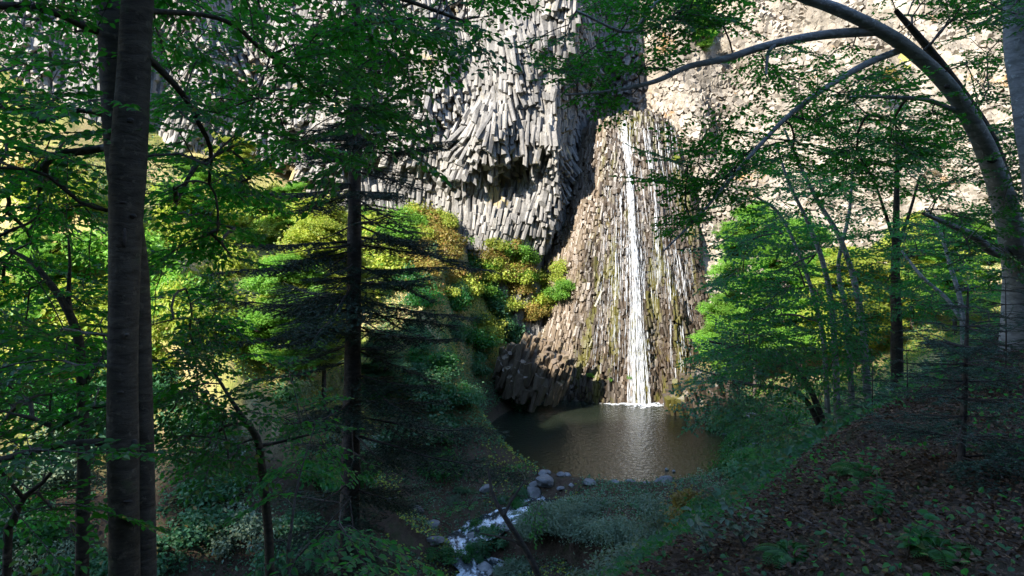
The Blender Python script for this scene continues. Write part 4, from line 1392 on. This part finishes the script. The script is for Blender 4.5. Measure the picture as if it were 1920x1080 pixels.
rng = rs(72)
far_tree(1415, 560, 60, 16.5, 'lime', 'bright sunlit green tree right beside the waterfall', wdt=.22)
far_tree(1372, 640, 63, 9.0, 'lime', 'low sunlit tree touching the right side of the fall', wdt=.3)
far_tree(1500, 560, 57, 14.0, 'lime', 'sunlit green tree behind the slender grey stems', wdt=.24)
far_tree(1600, 590, 54, 9.5, 'yellow', 'yellow green tree low behind the clump of stems')
far_tree(1790, 560, 50, 8.5, 'lime', 'sunlit tree far behind the arching beech')
far_tree(1710, 560, 56, 9.0, 'yellow', 'yellow green tree far behind the upright young tree')
far_tree(1300, 120, 74.5, 7.0, 'lime', 'green tree growing on the cliff ledge above the fall', on_rock=True)
far_tree(1235, 60, 77.5, 4.0, 'lime', 'small green tree in the dark notch above the fall', on_rock=True)
far_tree(440, 480, 62, 7.0, 'yellow', 'sunlit yellow green tree at the foot of the grey cliff')
far_tree(360, 560, 55, 6.0, 'lime', 'bright green tree on the left slope right of the twin beech')
far_tree(90, 640, 46, 6.0, 'lime', 'bright green tree on the left slope behind the crooked stem')
far_tree(560, 470, 62, 6.0, 'lime', 'bright green tree on the slope left of the fir trunk')
far_tree(607, 500, 46.5, 13.5, 'yellow', 'tall yellow green tree half hidden behind the fir', wdt=.20)
far_tree(545, 560, 45, 9.0, 'lime', 'tall bright green tree half hidden behind the left branches of the fir', wdt=.25)
far_tree(720, 640, 50, 5.0, 'teal', 'shaded tree on the slope right of the fir trunk')

# orange shrubs on the cliff ledge
for (px, py, Y, s, lab) in [(1232, 78, 78, .9, 'small orange shrub in the dark notch above the fall'), (1215, 95, 78, .6, 'tiny rusty shrub beside the orange one above the fall'), (1660, 150, 66, 1.1, 'yellow shrub clinging to the pale cliff')]:
    p = P(px, py, Y); bush('autumn', p, s, lab)

# bushes rooted on the rock itself, between the grey pillar and the fall
for (n_, poly, kinds, lab, grp) in [(34, [(880, 470), (960, 450), (1010, 500), (1085, 470), (1075, 540), (1000, 600), (930, 570)], ['yellow', 'yellow', 'autumn', 'lime'], 'yellow autumn bush on the rock ledge between pillar and fall', 'yellow bushes on the ledge by the fall'),
                                    (16, [(850, 560), (950, 580), (1000, 625), (960, 720), (880, 720)], ['teal', 'mid'], 'dark green bush on the rock below the yellow ledge', 'dark bushes on the rock below the ledge')]:
    c_ = 0
    while c_ < n_:
        px, py = rng.uniform(850, 1090), rng.uniform(440, 730)
        if not inpoly(np.array([px]), np.array([py]), poly)[0]: continue
        Yq = 66.0
        for _ in range(8):
            q_ = P(px, py, Yq); Yq = min(float(left_y(q_[:1], q_[2:])[0]), float(fall_y(q_[:1], q_[2:])[0])) - .3
        p = P(px, py, Yq); g_ = gz(p[0], p[1] - .6)
        bush(kinds[rng.randint(len(kinds))], [p[0], p[1], max(p[2] - .3, g_ - .2)], rng.uniform(1.15, 1.9), lab, grp)
        c_ += 1
for (px, py, s, kind, lab) in [(1276, 262, .7, 'yellow', 'yellow plant on the right lip of the fall'), (1268, 300, .5, 'yellow', 'small yellow plant just below the lip of the fall at right'),
                               (1108, 707, .42, 'lime', 'lime green plant on wet rock left of the fall foot'), (1143, 716, .28, 'lime', 'tiny lime plant between the two near the fall foot'), (1181, 711, .36, 'lime', 'lime green plant at the edge of the main stream foot')]:
    Yq = 67.0
    for _ in range(6):
        q_ = P(px, py, Yq); Yq = float(fall_y(q_[:1], q_[2:])[0]) - .45
    bush(kind, P(px, py, Yq), s, lab)

# grass on the sunlit slope
rng = rs(73)
n = 26000
X = rng.uniform(-46, 2, n); Y = rng.uniform(30, 68, n); Z = ground(X, Y)
d, zv, sd = stream_dist(X, Y)
ok = (sd < 0) & (d > 3) & (Z > -11.5) & (Y < cliff_front(X) - .5) & (vnoise(np.stack([X, Y, 0 * X], 1), .25, 77) > -.35)
X, Y, Z = X[ok], Y[ok], Z[ok]; n = len(X)
g = Geo()
h = rng.uniform(.2, .6, n); w = rng.uniform(.02, .05, n); a_ = rng.uniform(0, 6.28, n)
b = np.stack([X, Y, Z - .03], 1); dv = np.stack([np.cos(a_), np.sin(a_), 0 * a_], 1)
tip = b + UP * h[:, None] + rng.normal(0, .16, (n, 3))
V = np.stack([b - dv * w[:, None], b + dv * w[:, None], tip], 1)
g.add(V.reshape(-1, 3), None, np.arange(3 * n).reshape(-1, 3))
tag(g.obj('grass', M['grass']), 'dry yellow grass on the sunlit left slope', 'grass', kind='stuff')

def herb_layer(name, n, x0, x1, y0, y1, keep, mat, sz, hmax, label):
    X = rng.uniform(x0, x1, n); Y = rng.uniform(y0, y1, n)
    ok = keep(X, Y) & (Y < cliff_front(X) + 1)
    q = np.hypot((X - POOL_C[0]) / POOL_R[0], (Y - POOL_C[1]) / POOL_R[1])
    d, zv, sd = stream_dist(X, Y)
    ok &= (q > 1.02) & (d > 1.3)
    X, Y = X[ok], Y[ok]; n = len(X)
    cl = .55 + .45 * vnoise(np.stack([X, Y, 0 * X], 1), .8, 88)
    Z = ground(X, Y) + rng.uniform(0, 1, n) ** 1.5 * hmax * cl
    g = Geo()
    leafmesh(g, np.stack([X, Y, Z], 1), np.stack([rng.normal(0, 1, n), rng.normal(0, 1, n), rng.normal(.1, .4, n)], 1), UP * .8 + [0, -.5, 0] + rng.normal(0, .5, (n, 3)), rng.uniform(.6, 1.3, n) * sz, .6, simple=True)
    tag(g.obj(name, M[mat]), label, 'undergrowth', kind='stuff')


herb_layer('undergrowth', 160000, -34, 40, 10, 66, lambda x, y: ((x - 1) * 4 - (y - 5) * 3.9 < 0) & (vnoise(np.stack([x, y, 0 * x], 1), .3, 5) < .85), 'leaf_teal', .17, .55, 'low dark green undergrowth on the shaded gorge floor')
herb_layer('undergrowth', 60000, -50, 4, 36, 70, lambda x, y: vnoise(np.stack([x, y, 0 * x], 1), .22, 6) > -.25, 'leaf_yellow', .17, .6, 'low yellow green undergrowth on the sunlit left slope')
herb_layer('undergrowth', 36000, -10, 3, 48, 68, lambda x, y: x < 50, 'leaf_teal', .15, .9, 'dark green undergrowth on the steep slope left of the pool')
herb_layer('undergrowth', 20000, -6, 13, 18, 46, lambda x, y: ((x - 1) * 4 - (y - 5) * 3.9 < 0), 'leaf_grey', .12, .8, 'grey green undergrowth between the bank and the pool')
herb_layer('undergrowth', 26000, 14, 46, 42, 70, lambda x, y: vnoise(np.stack([x, y, 0 * x], 1), .3, 7) > -.5, 'leaf_lime', .16, .6, 'bright green undergrowth along the right cliff foot')
for k in range(20):                                      # stones round the shore
    a_ = rng.uniform(-.5, .8) if k % 2 else rng.uniform(-3.2, -2.5)
    x = POOL_C[0] + POOL_R[0] * math.cos(a_) * rng.uniform(.99, 1.08); y = POOL_C[1] + POOL_R[1] * math.sin(a_) * rng.uniform(.99, 1.06)
    boulder(x, y, max(gz(x, y), WATER) - .02, rng.uniform(.12, .38), 'grey stone lying along the shore of the pool', 'stones round the pool shore')

# ------------------------------------------------------------------ near bank: fallen leaves, ivy, ferns
rng = rs(81)


def scatter_xy(n, x0, x1, y0, y1):
    return rng.uniform(x0, x1, n), rng.uniform(y0, y1, n)


n = 230000
X, Y = scatter_xy(n, -1.5, 14, 2.5, 15)
s = ((X - 1) * 4 - (Y - 5) * 3.9) / 5.587
ok = (s > -2.5) & (rng.rand(n) < np.clip(1.3 - Y / 18, .3, 1)); X, Y = X[ok], Y[ok]; n = len(X)
Z = ground(X, Y) + rng.uniform(.005, .05, n)
g = Geo()
leafmesh(g, np.stack([X, Y, Z], 1), np.stack([rng.normal(0, 1, n), rng.normal(0, 1, n), rng.normal(0, .25, n)], 1), UP + rng.normal(0, .45, (n, 3)), rng.uniform(.026, .050, n), .6)
tag(g.obj('fallen_leaves', M['litter']), 'brown fallen beech leaves covering the bank at right', 'fallen leaves', kind='stuff')

n = 26000
X, Y = scatter_xy(n, -2, 13, 2.6, 16)
pn = vnoise(np.stack([X, Y, 0 * X], 1), .8, 91) + .5 * vnoise(np.stack([X, Y, 0 * X], 1), 2.2, 92)
s = ((X - 1) * 4 - (Y - 5) * 3.9) / 5.587
ok = (pn > .40 - .55 * (s < .4)) & (s > -4); X, Y = X[ok], Y[ok]; n = len(X)
Z = ground(X, Y) + rng.uniform(.03, .22, n)
g = Geo()
leafmesh(g, np.stack([X, Y, Z], 1), np.stack([rng.normal(0, 1, n), rng.normal(0, 1, n), rng.normal(.2, .4, n)], 1), UP + rng.normal(0, .5, (n, 3)), rng.uniform(.025, .055, n), .7)
tag(g.obj('ground_cover', M['leaf_mid']), 'low green leaves growing through the litter of the bank', 'ground cover', kind='stuff')


def fern(px, py, L, label, nf=9):
    b = at_ground(px, py, 2.5, 30)
    root = thing('fern', label, 'fern', b)
    for i in range(nf):
        a_ = i * 6.283 / nf + rng.normal(0, .2); hd = np.array([math.cos(a_), math.sin(a_), 0]); sd_ = np.array([-hd[1], hd[0], 0])
        g = Geo(); l = L * rng.uniform(.75, 1.1)
        t = np.linspace(0, 1, 12)[:, None]
        pts = b + hd * l * t * .9 + UP * l * (.75 * t - .75 * t ** 2)
        tube(g, pts, .003, 3, cap=False)
        for sg in (1, -1):
            tt = np.linspace(.12, .98, 16)
            q = np.stack([np.interp(tt, t[:, 0], pts[:, k]) for k in range(3)], 1)
            leafmesh(g, q, np.tile(hd * .35 + sd_ * sg, (16, 1)) - UP * .15, np.tile(UP, (16, 1)) + rng.normal(0, .15, (16, 3)), l * .30 * np.sin(np.pi * (.18 + .8 * tt)) ** .8 + .01, .28)
        g.obj('frond', M['fern'], root)


for px, py, L, lab in [(1615, 890, .27, 'bright green fern in the middle of the leafy bank'), (1480, 1045, .22, 'fern at the lower edge of the leafy bank'), (1760, 1040, .24, 'fern at the bottom of the bank toward the right'),
                       (1850, 705, .5, 'fern high on the bank under the arching beech')]:
    fern(px, py, L, lab)


def leafy_plant(px, py, h, label, nst=6, leaf=.06, mat='leaf_mid'):
    b = at_ground(px, py, 2.5, 30)
    root = thing('leafy_plant', label, 'plant', b)
    gs, gl = Geo(), Geo()
    for i in range(nst):
        a_ = rng.uniform(0, 6.28); e = b + np.array([math.cos(a_) * h * .45, math.sin(a_) * h * .45, h * rng.uniform(.6, 1.1)])
        tube(gs, [b, (b + e) / 2 + [0, 0, h * .12], e], [.004, .003, .002], 4)
        k = 9; t = np.linspace(.3, 1, k)[:, None]
        q = b * (1 - t) + e * t + UP * (h * .24 * t * (1 - t))
        leafmesh(gl, q, rng.normal(0, 1, (k, 3)) * [1, 1, .3], UP + rng.normal(0, .3, (k, 3)), rng.uniform(.7, 1.2, k) * leaf, .7)
    gs.obj('stems', M['twig'], root); tag(gl.obj('foliage', M[mat], root), kind='stuff')


for px, py, h, lab in [(1330, 1055, .30, 'pale leaved low plant at the foot of the bank'), (1395, 1030, .28, 'small pale leaved plant above the lower fern'), (1290, 1000, .3, 'low green plant at the left edge of the bank'),
                       (1560, 960, .25, 'low plant in litter near the fern'), (1640, 980, .3, 'green plant right of the middle of the bank'), (1700, 1050, .3, 'low plant near the bottom edge of the bank'), (1460, 880, .3, 'small plant on the crest of the bank')]:
    leafy_plant(px, py, h, lab, mat='leaf_grey' if 'pale' in lab else 'leaf_mid')

# roots, fallen sticks on the bank
for k, (px, py, dx, dy) in enumerate([(1455, 960, 120, 60), (1820, 820, 60, 90)]):
    a0 = at_ground(px, py, 2.5, 30); a1 = at_ground(px + dx, py + dy, 2.5, 30)
    g = Geo(); m_ = (a0 + a1) / 2 + [0, 0, .04]
    tube(g, smooth_path([a0 + [0, 0, .03], m_, a1 + [0, 0, .03]], .05), .009, 6)
    tag(g.obj('fallen_stick', M['twig'], off=a0, smooth=True), ['thin fallen stick across the litter at the bank edge', 'thin fallen stick under the young bluish fir'][k], 'stick')

# ------------------------------------------------------------------ the wooded ridge behind the viewer, which shades the near trees
rng = rs(91)
g = Geo()
for k in range(150):
    x = rng.uniform(-125, 40); y = rng.uniform(-62, -50)
    zb_ = gz(x, y)
    hh = np.interp(x, [-125, -112, -100, -88, -80, 40], [2, 3, 12, 13.5, 17, 22]) * rng.uniform(.8, 1.1)
    m_ = 260
    d_ = unit(rng.normal(0, 1, (m_, 3)))
    p_ = d_ * [3.6, 3.6, hh * .5] * rng.uniform(.5, 1, (m_, 1)) ** .5 + [x, y, zb_ + hh * .5]
    leafmesh(g, p_, rng.normal(0, 1, (m_, 3)), d_ + UP * .4, rng.uniform(.9, 1.6, m_), .8, simple=True)
tag(g.obj('ridge_forest', M['leaf_mid']), 'forest on the ridge behind the viewer', 'forest', kind='stuff')

# ------------------------------------------------------------------ labels that tell the bushes and stones of a group apart
from collections import defaultdict
PHRASE = {   # group: (what, [(largest row of the picture, words)], [(largest column, words)])
    'bushes on the sunlit left slope': ('yellow green bush', [(520, 'high'), (620, 'halfway'), (9999, 'low')], 'on left slope'),
    'bushes along the foot of the grey cliff': ('bright green bush', [(9999, 'close')], 'under grey cliff'),
    'shaded bushes low on the left slope': ('dark green shaded bush', [(820, 'high'), (930, 'halfway'), (9999, 'low')], 'on lower left slope'),
    'yellow bushes below the grey pillar': ('yellow autumn bush', [(9999, 'close')], 'below grey pillar'),
    'bushes beside the left edge of the fall': ('green bush', [(9999, 'close')], 'beside the fall'),
    'yellow bushes on the ledge by the fall': ('yellow autumn bush', [(520, 'high'), (9999, 'low')], 'on rock ledge by fall'),
    'dark bushes on the rock below the ledge': ('dark green bush', [(9999, 'close')], 'on rock below ledge'),
    'yellow bushes right of the fir': ('yellow green bush', [(480, 'high'), (9999, 'low')], 'on slope by fir'),
    'orange bushes below the cliff': ('orange tinged bush', [(9999, 'close')], 'below grey cliff'),
    'bushes on the steep slope left of the pool': ('dark green bush', [(600, 'high'), (680, 'halfway'), (9999, 'low')], 'on steep pool slope'),
    'bright bushes at the right cliff foot': ('bright green bush', [(9999, 'sunlit')], 'under pale cliff'),
    'bushes on the right shore': ('dark green bush', [(820, 'high'), (9999, 'low')], 'on right shore'),
    'feathery bushes before the pool': ('feathery grey green bush', [(1010, 'high'), (9999, 'low')], 'before the pool'),
    'small bushes beside the stream': ('small bush', [(1000, 'upstream'), (9999, 'downstream')], 'beside stream'),
    'small bushes below the leafy bank': ('small bush', [(9999, 'close')], 'below leafy bank'),
    'boulders in the stream bed': ('blue grey boulder', [(930, 'high'), (1000, 'halfway'), (9999, 'low')], 'in stream'),
    'stones round the pool shore': ('grey stone', [(820, 'far'), (9999, 'near')], 'on pool shore'),
}
COLS = [(150, 'left of crooked stem'), (205, 'before twin beech'), (430, 'right of twin beech'), (640, 'left of fir'), (900, 'right of fir'), (1150, 'left of waterfall'), (1300, 'below waterfall'), (1640, 'by grey stem clump'), (99999, 'behind arching beech')]
ORD = ['first', 'second', 'third', 'fourth', 'fifth', 'sixth', 'seventh', 'eighth', 'ninth', 'tenth', 'eleventh', 'twelfth', 'thirteenth', 'fourteenth', 'fifteenth', 'sixteenth', 'seventeenth', 'eighteenth', 'nineteenth', 'twentieth']
kinds_ = defaultdict(list)
for o in list(bpy.data.objects):
    gname = o.get('group')
    if o.parent is None and gname in PHRASE and o.type == 'MESH':
        what, rows, where = PHRASE[gname]
        q_ = proj(np.array([o.location[:]]) + [0, 0, .4 * o.scale[2]])[0]
        row = [w for lim, w in rows if q_[1] < lim][0]; colw = [w for lim, w in COLS if q_[0] < lim][0]
        kinds_[(what, row, where, colw)].append((q_[0], o))
for (what, row, where, colw), lst in kinds_.items():
    lst.sort(key=lambda t: t[0]); m_ = len(lst)
    size = sorted(range(m_), key=lambda i: -lst[i][1].scale[0])
    for i, (px_, o) in enumerate(lst):
        head = ''
        if m_ == 2: head = 'larger ' if size[0] == i else 'smaller '
        elif m_ > 2: head = 'leftmost ' if i == 0 else 'rightmost ' if i == m_ - 1 else 'largest ' if (size[0] == i) else (ORD[i] if i < 20 else 'later') + ' from left '
        o['label'] = (head + what + ' ' + row + ' ' + where + ', ' + colw).replace('close ', '').replace('sunlit under', 'in sun under')
